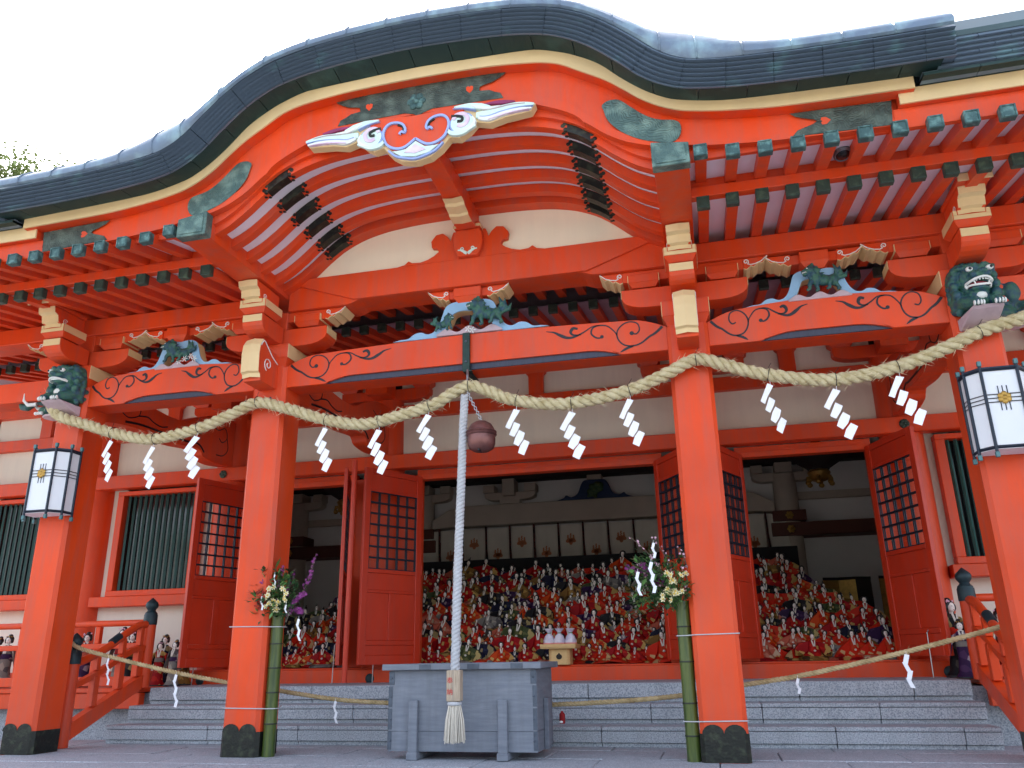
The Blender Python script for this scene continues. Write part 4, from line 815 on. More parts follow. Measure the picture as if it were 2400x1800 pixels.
# ------------------------------------------------------------------ interior
BY = 8.7
P(MB().box(-9, 9, BY, BY+.1, 0, 4.6, 0), 'back_wall', 'int_wall'); P(MB().box(-9, 9, 3.1, BY+.2, 4.35, 4.4, 0), 'inner_ceiling', 'int_dark')
P(MB().box(-9, 9, 2.95, BY+.2, .05, .13, 0), 'inner_floor', 'int_redbrown')
for s in (-1, 1): P(MB().box(8.9*s, 9.0*s, 3.1, BY, 0, 4.6, 0), 'side_wall', 'int_wall')
for x in (-8.2, -6.15, -3.42, 3.42, 6.15, 8.2):
    c = P(MB().lathe([(.21, .13), (.215, 2), (.2, 3.3)], 20, (x, BY-.22, 0)), 'inner_column', 'int_wood', smooth=40)
    b = MB().box(x-.15, x+.15, BY-.4, BY-.02, 3.32, 3.5)
    for s in (-1, 1): b.prism(hijiki(x, s, 0, 0, .55, 3.18, 3.33), 'y', BY-.3, BY-.1); b.box(x+s*.36, x+s*.56, BY-.34, BY-.06, 3.335, 3.48)
    P(b, 'inner_bracket', 'int_wood', c)
    P(MB().box(x-.28, x+.28, BY-.50, BY-.02, 2.44, 2.62), 'inner_collar', 'int_redbrown', c)
    for zz in (2.53, 2.29):
        b = MB()
        for k in range(6): b.ball((x+.045*math.cos(k*1.047), BY-.512, zz+.045*math.sin(k*1.047)), (.028, .012, .028), 8, 4)
        b.ball((x, BY-.52, zz), .03, 8, 5); P(b, 'gilt_boss', 'gold', c, smooth=50)
for s in (-1, 1):
    P(MB().box(3.1*s, 8.9*s, BY-.48, BY-.02, 2.18, 2.41), 'inner_rail', 'int_redbrown'); P(MB().box(3.63*s, 8.9*s, BY-.14, BY-.01, 2.86, 2.99), 'inner_tie', 'int_wood')
xs = xs_(-3.2, 3.2, 20); P(MB().prism([(x, 2.63+.03*math.sin(min(1, (3.2-abs(x))/.5)*1.57)) for x in xs]+[(x, 2.80+.25*math.sin(min(1, (3.2-abs(x))/.6)*1.57)) for x in reversed(xs)], 'y', BY-.36, BY-.08), 'inner_rainbow_beam', 'int_wood', bev=.01)
P(MB().box(-8.9, 8.9, BY-.3, BY-.01, 3.52, 3.75), 'inner_plate', 'int_dark')
for cx in (0,):
    out = [(.75, 0), (.6, .05), (.55, .1), (.45, .06), (.33, .12), (.26, .28), (.2, .36), (.1, .37)]
    q = cat(out, 4); o = P(MB().prism([(cx+a, 3.055+z) for a, z in q]+[(cx-a, 3.055+z) for a, z in reversed(q)], 'y', BY-.30, BY-.22), 'inner_frog_leg_strut', 'int_blue')
    sculpt('carved_foliage', [('b', (cx+rnd.uniform(-.16, .16), BY-.31, 3.1+rnd.uniform(0, .24)), rnd.uniform(.03, .06)) for _ in range(26)], 'int_green', o, .02)
    P(MB().box(cx-.14, cx+.14, BY-.32, BY-.1, 3.43, 3.52), 'strut_block', 'int_wood', o)
o = None
for cx in (-1.65, 1.65):
    b = MB().box(cx-.12, cx+.12, BY-.45, BY-.1, 3.2, 3.52)
    for s in (-1, 1): b.prism(hijiki(cx, s, 0, 0, .5, 3.14, 3.28), 'y', BY-.32, BY-.12); b.box(cx+s*.3, cx+s*.52, BY-.36, BY-.08, 3.285, 3.43)
    b.box(cx-.2, cx+.2, BY-.34, BY-.1, 3.06, 3.14); P(b, 'inner_bracket', 'int_wood')

# shrine curtain with paulownia crests : hangs from the inner beam, a thing of its own
CUR = thing('shrine_curtain', 'pale curtain with orange paulownia crests hanging behind the doll display', 'curtain', (0, BY-.4, 2.6))
def crest(cx, cz, r, y):
    b = MB()
    for a in (-90, -155, -25): 
        t = R_(a); q = []
        for k in range(12): u = k/12*6.283; q.append((cx+r*.42*math.cos(t)+r*(.56*math.cos(u)*math.cos(t)-.36*math.sin(u)*math.sin(t)), cz-r*.05+r*.42*math.sin(t)+r*(.56*math.cos(u)*math.sin(t)+.36*math.sin(u)*math.cos(t))))
        b.prism(q, 'y', y-.003, y)
    for sx, h in ((0, 1), (-.5, .72), (.5, .72)):
        for k in range(6): b.prism([(cx+r*sx+r*.15*math.cos(u/6*6.283)+(.09*r if k % 2 else -.09*r)*(1-k/6), cz-r*.05+r*h*.19*k+r*.13*math.sin(u/6*6.283)) for u in range(6)], 'y', y-.003-.0002*k, y)
    return b
n = 15; w = .465
for i in range(n):
    x0 = -3.49+w*i; rows = []
    for j in range(9): x = x0+.025+(w-.05)*j/8; yy = BY-.40-.015*math.sin(j/8*math.pi)-.006*math.sin(j*2.1+i); rows.append([(x, yy, 2.58), (x, yy-.01, 2.2), (x, yy-.03, 1.86+.01*math.sin(j*.8+i)), (x, yy-.018, 1.86+.01*math.sin(j*.8+i)), (x, yy+.006, 2.58)])
    p = MB().loft(rows).build('curtain_panel', 'curtain_cloth', CUR, smooth=60)
    crest(x0+w/2, 2.10 if i % 2 else 2.31, .105, BY-.44).build('crest', 'crest_orange', p)
    MB().tube([(x0+.0, BY-.44, 2.62), (x0+.01, BY-.45, 2.2), (x0+.03, BY-.455, 1.9)], [.022, .022, .03], 6, flat=.5).build('curtain_ribbon', 'curtain_ribbon', CUR)

# hanging lamps
for cx, lb in ((3.6, 'dark gilt hanging lantern inside the right-hand doorway'), (-3.55, 'dark gilt hanging lantern inside the left-hand doorway')):
    t = thing('hanging_lantern', lb, 'lantern', (cx, 5.2, 2.5), 'gilt lanterns hanging inside the hall')
    c = (cx, 5.2, 0)
    MB().lathe([(.02, 3.6), (.03, 3.1), (.34, 2.98), (.42, 2.88), (.40, 2.85), (.16, 2.70), (.13, 2.66)], 6, c).build('canopy', 'int_dark', t)
    MB().lathe([(.13, 2.68), (.16, 2.64), (.13, 2.56), (.1, 2.53)], 12, c).build('gilt_collar', 'gold', t, smooth=40)
    for k in range(6):
        a = k*1.047+.3; x, y = cx+.17*math.cos(a), 5.2+.17*math.sin(a); MB().tube([(cx+.08*math.cos(a), 5.2+.08*math.sin(a), 2.58), (x, y, 2.56), (x+.02*math.cos(a), y+.02*math.sin(a), 2.5)], [.02, .03, .012], 6).ball((x, y, 2.49), (.04, .04, .035), 8, 6).build('gilt_bud', 'gold', t, smooth=50)
    MB().tube([(cx, 5.2, 3.6), (cx, 5.2, 4.36)], .012, 6).build('chain', 'iron', t)
# folding screens and inner stand
for x0, x1, lb in ((3.62, 4.30, 'gold folding screen behind the dolls in the right doorway'), (4.40, 4.95, 'dark gold screen edge at the far right of the doll display')):
    t = thing('folding_screen', lb, 'screen', ((x0+x1)/2, 6.5, .13))
    for k in range(3):
        a = x0+(x1-x0)*k/3; b_ = x0+(x1-x0)*(k+1)/3; dy = .08*(k % 2)
        MB().prism([(a, 6.5+dy), (b_, 6.58-dy), (b_, 6.6-dy), (a, 6.52+dy)], 'z', .131, 1.30).build('leaf', 'gold' if k < 2 else 'int_dark', t)
        MB().prism([(a-.003, 6.492+dy), (b_+.003, 6.572-dy), (b_+.003, 6.578-dy), (a-.003, 6.498+dy)], 'z', 1.27, 1.31).build('rim', 'dark_cloth', t)

# main roof over the hall (behind the porch roof)
P(MB().add([(-10.5, 1.45, 4.35), (10.5, 1.45, 4.35), (10.5, 6.0, 7.2), (-10.5, 6.0, 7.2), (10.5, 10.6, 4.35), (-10.5, 10.6, 4.35)], [(0, 1, 2, 3), (3, 2, 4, 5)]), 'main_roof', 'main_roof')
P(MB().box(-8.95, 8.95, 1.56, 1.6, 4.36, 6.6, 0), 'roof_closure', 'main_roof')
P(MB().add([(-10.5, 1.47, 4.33), (10.5, 1.47, 4.33), (10.5, 10.6, 4.33), (-10.5, 10.6, 4.33)], [(0, 1, 2, 3)]), 'roof_underside', 'int_dark')

# ------------------------------------------------------------------ guardian heads on the outer pillars
Rz = lambda a: Matrix.Rotation(R_(a), 3, 'Z')
def lion(x, f, openm, label):
    # u sideways, v out towards the viewer; the head is turned a little sideways by f
    def W(u, v, z): k = max(0, v-.08); return (x+u+f*k, -v, z)
    bl = [('b', W(0, .03, 2.91), (.14, .11, .22)), ('b', W(0, .09, 3.055), (.13, .125, .12)), ('b', W(0, .16, 3.10), (.11, .085, .06)), ('b', W(0, .195, 3.045), (.088, .065, .04)), ('b', W(0, .262, 3.064), (.036, .022, .022)),
          ('b', W(0, .12, 2.88), (.09, .08, .11))]
    jaw = 2.94 if openm else 2.985
    bl += [('b', W(0, .165, jaw), (.078, .075, .028)), ('b', W(0, .10, 2.965), (.105, .07, .06))]
    for s in (-1, 1):
        for k in range(5): bl.append(('b', W(s*(.03+.024*k), .225-.014*k, 3.132+.006*math.sin(k*1.6)), .02))      # brows
        bl += [('b', W(s*.045, .225, 3.05), (.04, .03, .028)), ('b', W(s*.15, .10, 3.08), (.022, .045, .03), Matrix.Rotation(R_(s*35), 3, 'Y')), ('t', [W(s*.115, .05, 2.88), W(s*.10, .15, 2.84), W(s*.075, .22, 2.82)], [.068, .055, .048]), ('b', W(s*.075, .24, 2.81), (.046, .045, .034))]
        for k in range(11):      # mane of big curls round the face
            an = R_(-60+15*k); bl.append(('b', W(s*(.105+.045*math.cos(an)), .12-.03*(k % 2), 3.0+.15*math.sin(an)), .034+.004*(k % 3)))
            bl.append(('b', W(s*(.115+.045*math.cos(an)), .05, 2.97+.17*math.sin(an)), .034))
        for k in range(8): bl.append(('b', W(s*(.135+.01*(k % 2)), .08-.05*(k % 3), 2.79+.026*k), .03))
    for k in range(11): bl.append(('b', W(-.1+.02*k, .11-.05*(k % 2), 3.165+.012*math.sin(k*.62)), .03))
    o = sculpt('guardian_lion', bl, 'carve_green', HALL, .008, label)
    def lips(z0, amp, r, wd=.09, vv=.075, v0=.165):
        return MB().tube([W(wd*math.sin(t), v0+vv*math.cos(t), z0+amp*(1-math.cos(2*t))*.5) for t in [R_(-88+17.6*i) for i in range(11)]], r, 6)
    P(lips(3.015, -.024, .0105, vv=.088), 'upper_lip', 'carve_white', o, smooth=60); P(lips(jaw+.016, .016 if openm else .006, .009, .08, .078, .16), 'lower_lip', 'carve_white', o, smooth=60)
    if openm:
        b = MB()
        for s in (-1, 1):
            b.tube([W(s*.088, .165, 2.995), W(s*.09, .16, 2.975), W(s*.082, .165, 2.955)], .0095, 6); b.tube([W(s*.05, .218, 2.96), W(s*.05, .222, 2.99)], [.010, .003], 6); b.tube([W(s*.058, .222, 3.01), W(s*.058, .226, 2.982)], [.010, .003], 6)
        for k in range(7): t = R_(-50+16.7*k); b.ball(W(.074*math.sin(t), .165+.075*math.cos(t), 3.002), (.008, .006, .010), 5, 4)
        P(b, 'teeth', 'carve_white', o, smooth=60); P(MB().ball(W(0, .155, 2.978), (.08, .07, .03), 10, 6), 'mouth', 'mouth_red', o, smooth=60)
    for s in (-1, 1):
        P(MB().ball(W(s*.072, .222, 3.098), (.03, .022, .021), 10, 6), 'eye', 'carve_white', o, smooth=60); P(MB().ball(W(s*.076, .242, 3.098), (.012, .006, .012), 8, 5), 'pupil', 'ink', o)
        b = MB()
        for k in range(4): b.ball(W(s*.075+(k-1.5)*.022, .275-abs(k-1.5)*.008, 2.795), (.010, .02, .022), 6, 5)
        P(b, 'claws', 'carve_white', o, smooth=60)
    P(MB().ball(W(0, .165, 2.885), (.05, .045, .04), 10, 6), 'chest', 'carve_white', o, smooth=60)
    P(MB().add([W(-.135, .0, 2.655), W(.135, .0, 2.655), W(.12, .22, 2.76), W(-.12, .22, 2.76), W(-.135, 0, 2.76), W(.135, 0, 2.76), W(.115, .25, 2.785), W(-.115, .25, 2.785)], [(0, 1, 2, 3), (4, 5, 6, 7), (0, 1, 5, 4), (1, 2, 6, 5), (2, 3, 7, 6), (3, 0, 4, 7)]), 'lion_base', 'carve_lilac', o, bev=.01)
lion(4.25, .22, True, 'green carved guardian lion with open mouth on the right outer pillar')
lion(-4.25, -.25, False, 'green carved guardian lion with closed mouth on the left outer pillar')
def baku(x, s, label):
    def W(u, v, z): return (x+s*(.17+u), .17-v, z)
    bl = [('b', W(.08, 0, 2.92), (.15, .13, .16)), ('b', W(.22, .02, 2.96), (.12, .11, .11)), ('b', W(.32, .02, 2.93), (.07, .08, .06)), ('t', [W(.34, .02, 2.95), W(.44, .04, 2.91), W(.5, .04, 2.86), W(.56, .04, 2.87), W(.58, .04, 2.92)], [.06, .05, .042, .04, .035]),
          ('b', W(.05, .1, 2.80), (.1, .07, .08)), ('b', W(.2, .1, 2.78), (.08, .06, .05)), ('b', W(.15, -.12, 2.98), (.05, .03, .09)), ('b', W(.15, .13, 2.98), (.06, .03, .09))]
    for k in range(18): bl.append(('b', W(rnd.uniform(-.02, .2), .12-.03*rnd.random(), 2.78+.3*rnd.random()), rnd.uniform(.025, .04)))
    o = sculpt('guardian_baku', bl, 'carve_green', HALL, .012, label)
    for v in (.09, -.05): P(MB().tube([W(.34, v, 2.87), W(.42, v+.03, 2.86), W(.47, v+.04, 2.91), W(.48, v+.04, 2.99)], [.022, .02, .015, .004], 7), 'tusk', 'carve_white', o, smooth=60)
    b = MB()
    b.ball(W(.27, .115, 2.985), (.02, .012, .016), 8, 5)
    for k in range(3): b.ball(W(.2+.035*k, .15, 2.745), (.02, .02, .02), 6, 5)
    P(b, 'claws', 'carve_white', o, smooth=60); P(MB().ball(W(.275, .126, 2.985), .007, 6, 4), 'pupil', 'ink', o)
    P(MB().ball(W(.1, .06, 2.715), (.14, .11, .03), 10, 5), 'baku_base', 'carve_lilac', o, smooth=50)
baku(-4.25, -1, 'green carved baku head with pale tusks on the left pillar flank'); baku(4.25, 1, 'green carved baku head with pale tusks on the right pillar flank')
# ------------------------------------------------------------------ straw rope
def twisted(path, R, pitch, n=3, rs=.53, seg=7):
    P0 = [Vector(p) for p in path]; b = MB(); s = 0; arc_ = [0]
    for a, c in zip(P0, P0[1:]): s += (c-a).length; arc_.append(s)
    fr = []; N = None
    for i, p in enumerate(P0):
        T = (P0[min(i+1, len(P0)-1)]-P0[max(i-1, 0)]).normalized()
        N = T.cross(Vector((0, 1, 0))) if N is None else N-T*N.dot(T)
        N.normalize(); fr.append((N.copy(), T.cross(N)))
    for k in range(n):
        b.tube([p+(f[0]*math.cos(2*math.pi*(a/pitch+k/n))+f[1]*math.sin(2*math.pi*(a/pitch+k/n)))*R*(1-rs*.86) for p, a, f in zip(P0, arc_, fr)], [R*rs*(1+.05*math.sin(a*37+k*2)+.04*math.sin(a*91+k)) for a in arc_], seg)
    return b, P0, fr
def resample(pts, step):
    P0 = [Vector(p) for p in pts]; out = [P0[0]]; acc = 0
    for a, c in zip(P0, P0[1:]):
        L = (c-a).length; d = step-acc
        while d < L: out.append(a+(c-a)*(d/L)); d += step
        acc = (acc+L) % step
    out.append(P0[-1]); return out
SPAN = [[(-4.52, .0, 2.93), (-4.44, -.08, 2.82), (-4.34, -.10, 2.70), (-4.22, -.10, 2.625)], [(-3.9, 2.52), (-3.59, 2.415), (-3.17, 2.325), (-2.69, 2.385), (-2.3, 2.51)], [(-2.05, 2.60)],
        [(-1.75, 2.515), (-1.32, 2.365), (-1.03, 2.30), (-.80, 2.305), (-.31, 2.41), (-.1, 2.51)], [(.05, 2.565)], [(.2, 2.52), (.48, 2.39), (.95, 2.32), (1.47, 2.39), (1.8, 2.51)], [(2.05, 2.61)], [(2.3, 2.53), (2.62, 2.415), (3.12, 2.325), (3.6, 2.39), (3.95, 2.5)], [(4.23, 2.615), (4.56, 2.70), (4.85, 2.80)]]
pts = list(SPAN[0])+[(p[0], -.085, p[1]) for q in SPAN[1:] for p in q]
path = resample(cat(pts, 12), .014)
b, P0, fr = twisted(path, .053, .24)
ROPE = tag(b.build('straw_rope', 'straw', None, smooth=70), 'thick twisted straw rope strung in swags across all four porch pillars', 'rope')
h = MB(); r3 = random.Random(5)
for _ in range(1500):
    i = r3.randrange(2, len(P0)-2); a = r3.uniform(0, 6.283); f = fr[i]; T = (P0[i+1]-P0[i-1]).normalized(); n = f[0]*math.cos(a)+f[1]*math.sin(a); p = P0[i]+n*.042; L = r3.uniform(.025, .095)
    d = (n*r3.uniform(.25, .9)+T*r3.choice((-1, 1))*r3.uniform(.5, 1)+Vector((0, 0, -.15))).normalized(); w = d.cross(Vector((0, 1, 0))).normalized()*.0019; e = p+d*L
    h.add([p-w, p+w, e], [(0, 1, 2)])
o = h.build('loose_fibre', 'straw_hair', ROPE); o['kind'] = 'stuff'
for x in (-3.62, -3.13, -2.66, -2.05, -1.32, -.79, -.32, .05, .49, .98, 1.48, 2.05, 2.62, 3.12, 3.60, 4.23):
    i = min(range(len(P0)), key=lambda k: abs(P0[k].x-x)); c = P0[i]; T = (P0[min(i+2, len(P0)-1)]-P0[max(i-2, 0)]).normalized(); N = T.cross(Vector((0, 1, 0))).normalized(); B = T.cross(N)
    w = MB(); w.tube([c+(N*math.cos(t)+B*math.sin(t))*.056 for t in [k*.6283 for k in range(11)]], .0035, 5); w.tube([c+Vector((0, -.02, .05)), c+Vector((.03, -.04, .09))], .0022, 4); w.build('tie_wire', 'wire', ROPE)
ropez = lambda x: min(P0, key=lambda p: abs(p.x-x)).z

# zigzag paper streamers on the rope
ZIG = [[(565, 722), (622, 742), (552, 838), (522, 895), (480, 872)], [(550, 833), (606, 862), (582, 912), (545, 964), (500, 940), (524, 890)], [(580, 908), (634, 940), (612, 997), (568, 1047), (523, 1018), (547, 959)], [(610, 993), (662, 1022), (605, 1128), (548, 1100), (570, 1042)]]
def shide_mesh(k, sx, drift):
    rr = random.Random(k); b = MB()
    for i, q in enumerate(ZIG):
        t = [((px-592)*.00102*sx+drift*i, -(pz-722)*.00103) for px, pz in q]; y = .004*i; tl = rr.uniform(-.012, .012)
        V = [(x, y+tl*(x-t[0][0])*8+.005*i, z) for j, (x, z) in enumerate(t)]; m = len(V)
        b.add(V+[(x, yy+.0012, z) for x, yy, z in V], [list(range(m)), list(range(m, 2*m))]+[(j, (j+1) % m, m+(j+1) % m, m+j) for j in range(m)])
    b.tube([(0, -.002, -.01), (.0, .0, .035)], .002, 4)
    return b.mesh('paper_streamer')
SH = [(-3.62, 'leftmost white zigzag paper streamer, turned almost edge-on, on the straw rope', .72, .0), (-3.13, 'white zigzag paper streamer at the lowest point of the left rope swag', .9, -.004), (-2.66, 'white zigzag paper streamer just left of the left inner pillar', .95, .0),
      (-1.32, 'white zigzag paper streamer just right of the left inner pillar', .97, .004), (-.79, 'white zigzag paper streamer over the open door left of the bell rope', 1, .006), (-.32, 'white zigzag paper streamer nearest left of the bell rope', .97, .008),
      (.49, 'white zigzag paper streamer nearest right of the bell', .97, .01), (.98, 'white zigzag paper streamer midway between bell and right inner pillar', .98, .012), (1.48, 'white zigzag paper streamer just left of the right inner pillar', .92, .012),
      (2.62, 'white zigzag paper streamer just right of the right inner pillar', .8, .02), (3.12, 'white zigzag paper streamer in the middle of the right rope swag', .95, .024), (3.60, 'white zigzag paper streamer nearest the right-hand pillar lantern', .95, .024)]
for k, (x, lb, sx, dr) in enumerate(SH):
    o = place('paper_streamer', shide_mesh(k, sx, dr), 'paper', loc=(x, -.095, ropez(x)-.075)); tag(o, lb, 'paper streamer', 'paper streamers on the straw rope'); o.rotation_euler = (0, r3.uniform(-.06, .06), r3.uniform(-.25, .25))

# ------------------------------------------------------------------ bell, strap, bell rope
t = thing('shrine_bell', 'round copper bell with a raised band hanging from the central beam', 'bell', (.17, -.1, 2.1))
c = (.17, -.1, 2.085); prof = [(.004, .138), (.05, .132), (.09, .108), (.115, .07), (.122, .035)]
MB().lathe([(.0, .138), (.05, .132), (.09, .108), (.112, .07), (.12, .05), (.126, .048), (.134, .042), (.136, .036), (.132, .03), (.126, .024), (.134, .018), (.136, .012), (.132, .006), (.122, .0), (.124, -.03), (.122, -.07), (.105, -.11), (.07, -.132), (.0, -.142)], 32, c).build('bell_body', 'bell_copper', t, smooth=40)
MB().box(.163, .178, -.19, -.10, 1.94, 1.957, .002).ball((.17, -.187, 2.0), .007, 8, 5).build('bell_slit', 'ink', t)
b = MB()
for k in range(13):
    z = 2.235+.022*k; x = .17-.0105*k; b.tube([(x+.011*math.cos(a)*(k % 2), -.1+.011*math.cos(a)*(1-k % 2), z+.016*math.sin(a)) for a in [i*.7854 for i in range(9)]], .0035, 5)
b.build('chain', 'steel', t)
MB().tube([(.04, -.09, 2.52), (.035, -.07, 2.60), (.03, -.05, 2.68), (.02, -.02, 2.74)], .012, 8).build('shackle', 'steel', t)
o = P(MB().box(-.035, .035, -.006, .018, 2.74, 3.118, .003).box(-.035, .035, .0185, .31, 2.742, 2.752, .002).box(-.02, .06, -.03, .02, 2.725, 2.7395, .003), 'bell_strap', 'strap_iron', BC)
P(MB().ball((0, -.01, 3.03), (.012, .008, .012), 8, 5).ball((0, -.01, 2.83), (.012, .008, .012), 8, 5), 'strap_rivet', 'iron', BC)
t = thing('bell_rope', 'white braided bell rope with wooden grip hanging before the offering box', 'bell rope', (-.03, -.2, -.1))
bp = resample(cat([(.02, -.10, 2.47), (.015, -.13, 2.2), (.005, -.16, 1.6), (-.012, -.185, .9), (-.025, -.20, .16)], 12), .012)
b, _, _ = twisted(bp, .037, .10, 3, .53, 6); b.build('braided_rope', 'cotton', t, smooth=70)
g = MB().box(-.083, .028, -.245, -.155, -.065, .165, .006).build('wooden_grip', 'grip_wood', t); MB().box(-.0285, -.0265, -.2462, -.245, -.06, .16, 0).build('grip_groove', 'old_wood_dark', g)
# 奉納, written vertically in red
def text(body, size, loc, mt, parent, name):
    cu = bpy.data.curves.new(name, 'FONT'); cu.body = body; cu.size = size; cu.extrude = .0004; cu.align_x = 'CENTER'; cu.align_y = 'CENTER'; cu.space_line = 1.65
    t_ = bpy.data.objects.new('t', cu); COL.objects.link(t_); dg = bpy.context.evaluated_depsgraph_get(); dg.update(); me = bpy.data.meshes.new_from_object(t_.evaluated_get(dg)); bpy.data.objects.remove(t_)
    me.materials.clear(); return place(name, me, mt, parent, loc=loc, rot=(R_(90), 0, 0))
text('奉\n納', .05, (-.053, -.2465, .045), 'red_ink', g, 'lettering')
b = MB().lathe([(.05, -.068), (.056, -.075), (.056, -.09), (.05, -.095)], 16, (-.028, -.2, 0)); b.build('tassel_band', 'cotton', t, smooth=50)
b = MB()
for k in range(220):
    a = r3.uniform(0, 6.283); q = math.sqrt(r3.random()); x0, y0 = -.028+.048*q*math.cos(a), -.2+.042*q*math.sin(a); x1, y1 = -.028+.085*q*math.cos(a)+r3.uniform(-.006, .006), -.2+.06*q*math.sin(a); zl = -.34-r3.random()*.03
    b.tube([(x0, y0, -.09), ((x0*.35+x1*.65), (y0*.35+y1*.65), -.2), (x1, y1, zl)], [.0035, .0035, .0025], 4)
b.build('tassel', 'brush', t)

# ------------------------------------------------------------------ offering box
t = thing('offering_box', 'large weathered grey wooden offering box with iron corners below the bell rope', 'offering box', (-.05, .32, FLOOR))
X0, X1, Y0, Y1, ZT = -.655, .585, 0.0, .64, .165
zc = [FLOOR+.06, -.30, ZT]
for a, b_ in zip(zc, zc[1:]):
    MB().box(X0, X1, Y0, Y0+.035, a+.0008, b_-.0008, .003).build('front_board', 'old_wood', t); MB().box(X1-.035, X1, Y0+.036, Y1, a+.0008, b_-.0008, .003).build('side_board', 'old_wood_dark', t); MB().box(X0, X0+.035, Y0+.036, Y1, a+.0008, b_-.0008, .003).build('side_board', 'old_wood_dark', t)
MB().box(X0+.04, X1-.04, Y1-.035, Y1, FLOOR+.06, ZT, .003).build('back_board', 'old_wood', t)
m = MB().box(X0-.05, X1+.05, Y0-.05, Y0+.03, ZT+.001, ZT+.05, .005).build('lid_rail', 'old_wood', t); MB().box(X0-.05, X1+.05, Y1-.03, Y1+.05, ZT+.001, ZT+.05, .005).build('lid_rail', 'old_wood', t)
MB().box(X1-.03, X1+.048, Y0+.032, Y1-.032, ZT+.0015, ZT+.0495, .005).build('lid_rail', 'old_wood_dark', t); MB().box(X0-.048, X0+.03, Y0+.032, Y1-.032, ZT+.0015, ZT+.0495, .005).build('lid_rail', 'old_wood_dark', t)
for i in range(14): x = X0+.06+i*(X1-X0-.12)/13; MB().prism([(x-.025, ZT+.01), (x, ZT+.045), (x+.025, ZT+.01)], 'y', Y0+.032, Y1-.032).build('lid_slat', 'old_wood', t)
for x in (-.43, .315): MB().box(x-.038, x+.038, Y0-.045, Y0-.001, FLOOR+.003, -.065, .005).build('leg', 'old_wood', t); MB().box(x-.045, x+.045, Y0-.06, Y1+.03, FLOOR+.003, FLOOR+.058, .005).build('skid', 'old_wood', t)
MB().box(X1+.001, X1+.04, .26, .36, FLOOR+.06, -.065, .005).build('leg', 'old_wood_dark', t)
for x in (X0, X1):
    for z0, z1 in ((.05, .16), (-.12, .045), (-.29, -.125), (-.44, -.295)):
        w = .045 if int(z0*100) % 2 else .03
        MB().box(x-.003 if x < 0 else x-w, x+w if x < 0 else x+.004, Y0-.004, Y0-.0003, z0+.004, z1-.004, .001).build('corner_iron', 'iron', t)
        MB().ball((x+(.022 if x < 0 else -.022), Y0-.005, (z0+z1)/2), (.009, .006, .009), 8, 5).build('rivet', 'iron', t, smooth=50)
for x in (-.33, .08, .44): MB().box(x-.05, x+.05, Y0-.0535, Y0-.0502, ZT+.006, ZT+.044, .001).build('lid_plate', 'iron', t)

# ------------------------------------------------------------------ hexagonal lanterns on the outer pillars
def lantern(x, y, rz, lb):
    t = thing('pillar_lantern', lb, 'lantern', (x, y, 1.64), 'hexagonal lanterns on the outer pillars', world=False, rz=rz); H = .62
    V = [(.215, .0), (.215, .13), (-.215, .13), (-.215, .0), (-.125, -.10), (.125, -.10)]
    for k in range(6):
        a, b_ = Vector(V[k]), Vector(V[(k+1) % 6]); d = (b_-a).normalized(); n = Vector((d.y, -d.x)); q = [a+d*.01-n*.006, b_-d*.01-n*.006]
        p = MB().hexa([(*(q[0]), .03), (*(q[1]), .03), (*(q[1]-n*.004), .03), (*(q[0]-n*.004), .03), (*(q[0]), H-.02), (*(q[1]), H-.02), (*(q[1]-n*.004), H-.02), (*(q[0]-n*.004), H-.02)]).build('pane', 'lamp_white', t)
        m = MB()
        for z in (.355, .385, .415): m.tube([(*(a+d*.0), z), (*(b_-d*.0), z)], .0035, 4)
        if k in (3, 4, 5):
            for u in ((-.03, 0, .03) if k == 4 or k == 3 or k == 5 else ()):
                c_ = (a+b_)/2+d*u-n*.003; m.tube([(*c_, .29), (*c_, .48)], .0035, 4) if k == 4 else None
        m.build('glazing_bar', 'lamp_frame', t)
        MB().tube([(*V[k], -.045), (*V[k], H+.04)], .012, 6).build('post', 'lamp_frame', t); MB().box(V[k][0]-.014, V[k][0]+.014, V[k][1]-.014, V[k][1]+.014, H+.02, H+.06, .003).build('post_tip', 'lamp_tip', t); MB().box(V[k][0]-.014, V[k][0]+.014, V[k][1]-.014, V[k][1]+.014, -.06, -.02, .003).build('post_tip', 'lamp_tip', t)
        for z in (.015, H-.01): MB().tube([(*a, z), (*b_, z)], .012, 4).build('rail', 'lamp_frame', t)
    MB().prism([(v[0]*.98, v[1]*.98) for v in V], 'z', .0, .012).build('floor', 'lamp_white', t); MB().prism([(v[0]*1.02, v[1]*1.02) for v in V], 'z', H-.005, H+.012).build('lid', 'lamp_frame', t)
    k = 4; a, b_ = Vector(V[k]), Vector(V[5]); c_ = (a+b_)/2; m = MB()
    for j in range(6): m.ball((c_.x+.028*math.cos(j*1.047+.5), c_.y-.006, .385+.028*math.sin(j*1.047+.5)), (.022, .008, .022), 8, 5)
    m.ball((c_.x, c_.y-.008, .385), (.02, .01, .02), 8, 5); m.build('crest', 'gold', t, smooth=50)
    MB().box(-.03, .03, .131, .146, .3, .36, .002).build('wall_bracket', 'lamp_frame', t)
lantern(-4.23, -.145, 0, 'white hexagonal lantern with dark blue frame on the left outer pillar')
lantern(4.25, -.145, 0, 'white hexagonal lantern with dark blue frame on the right outer pillar')

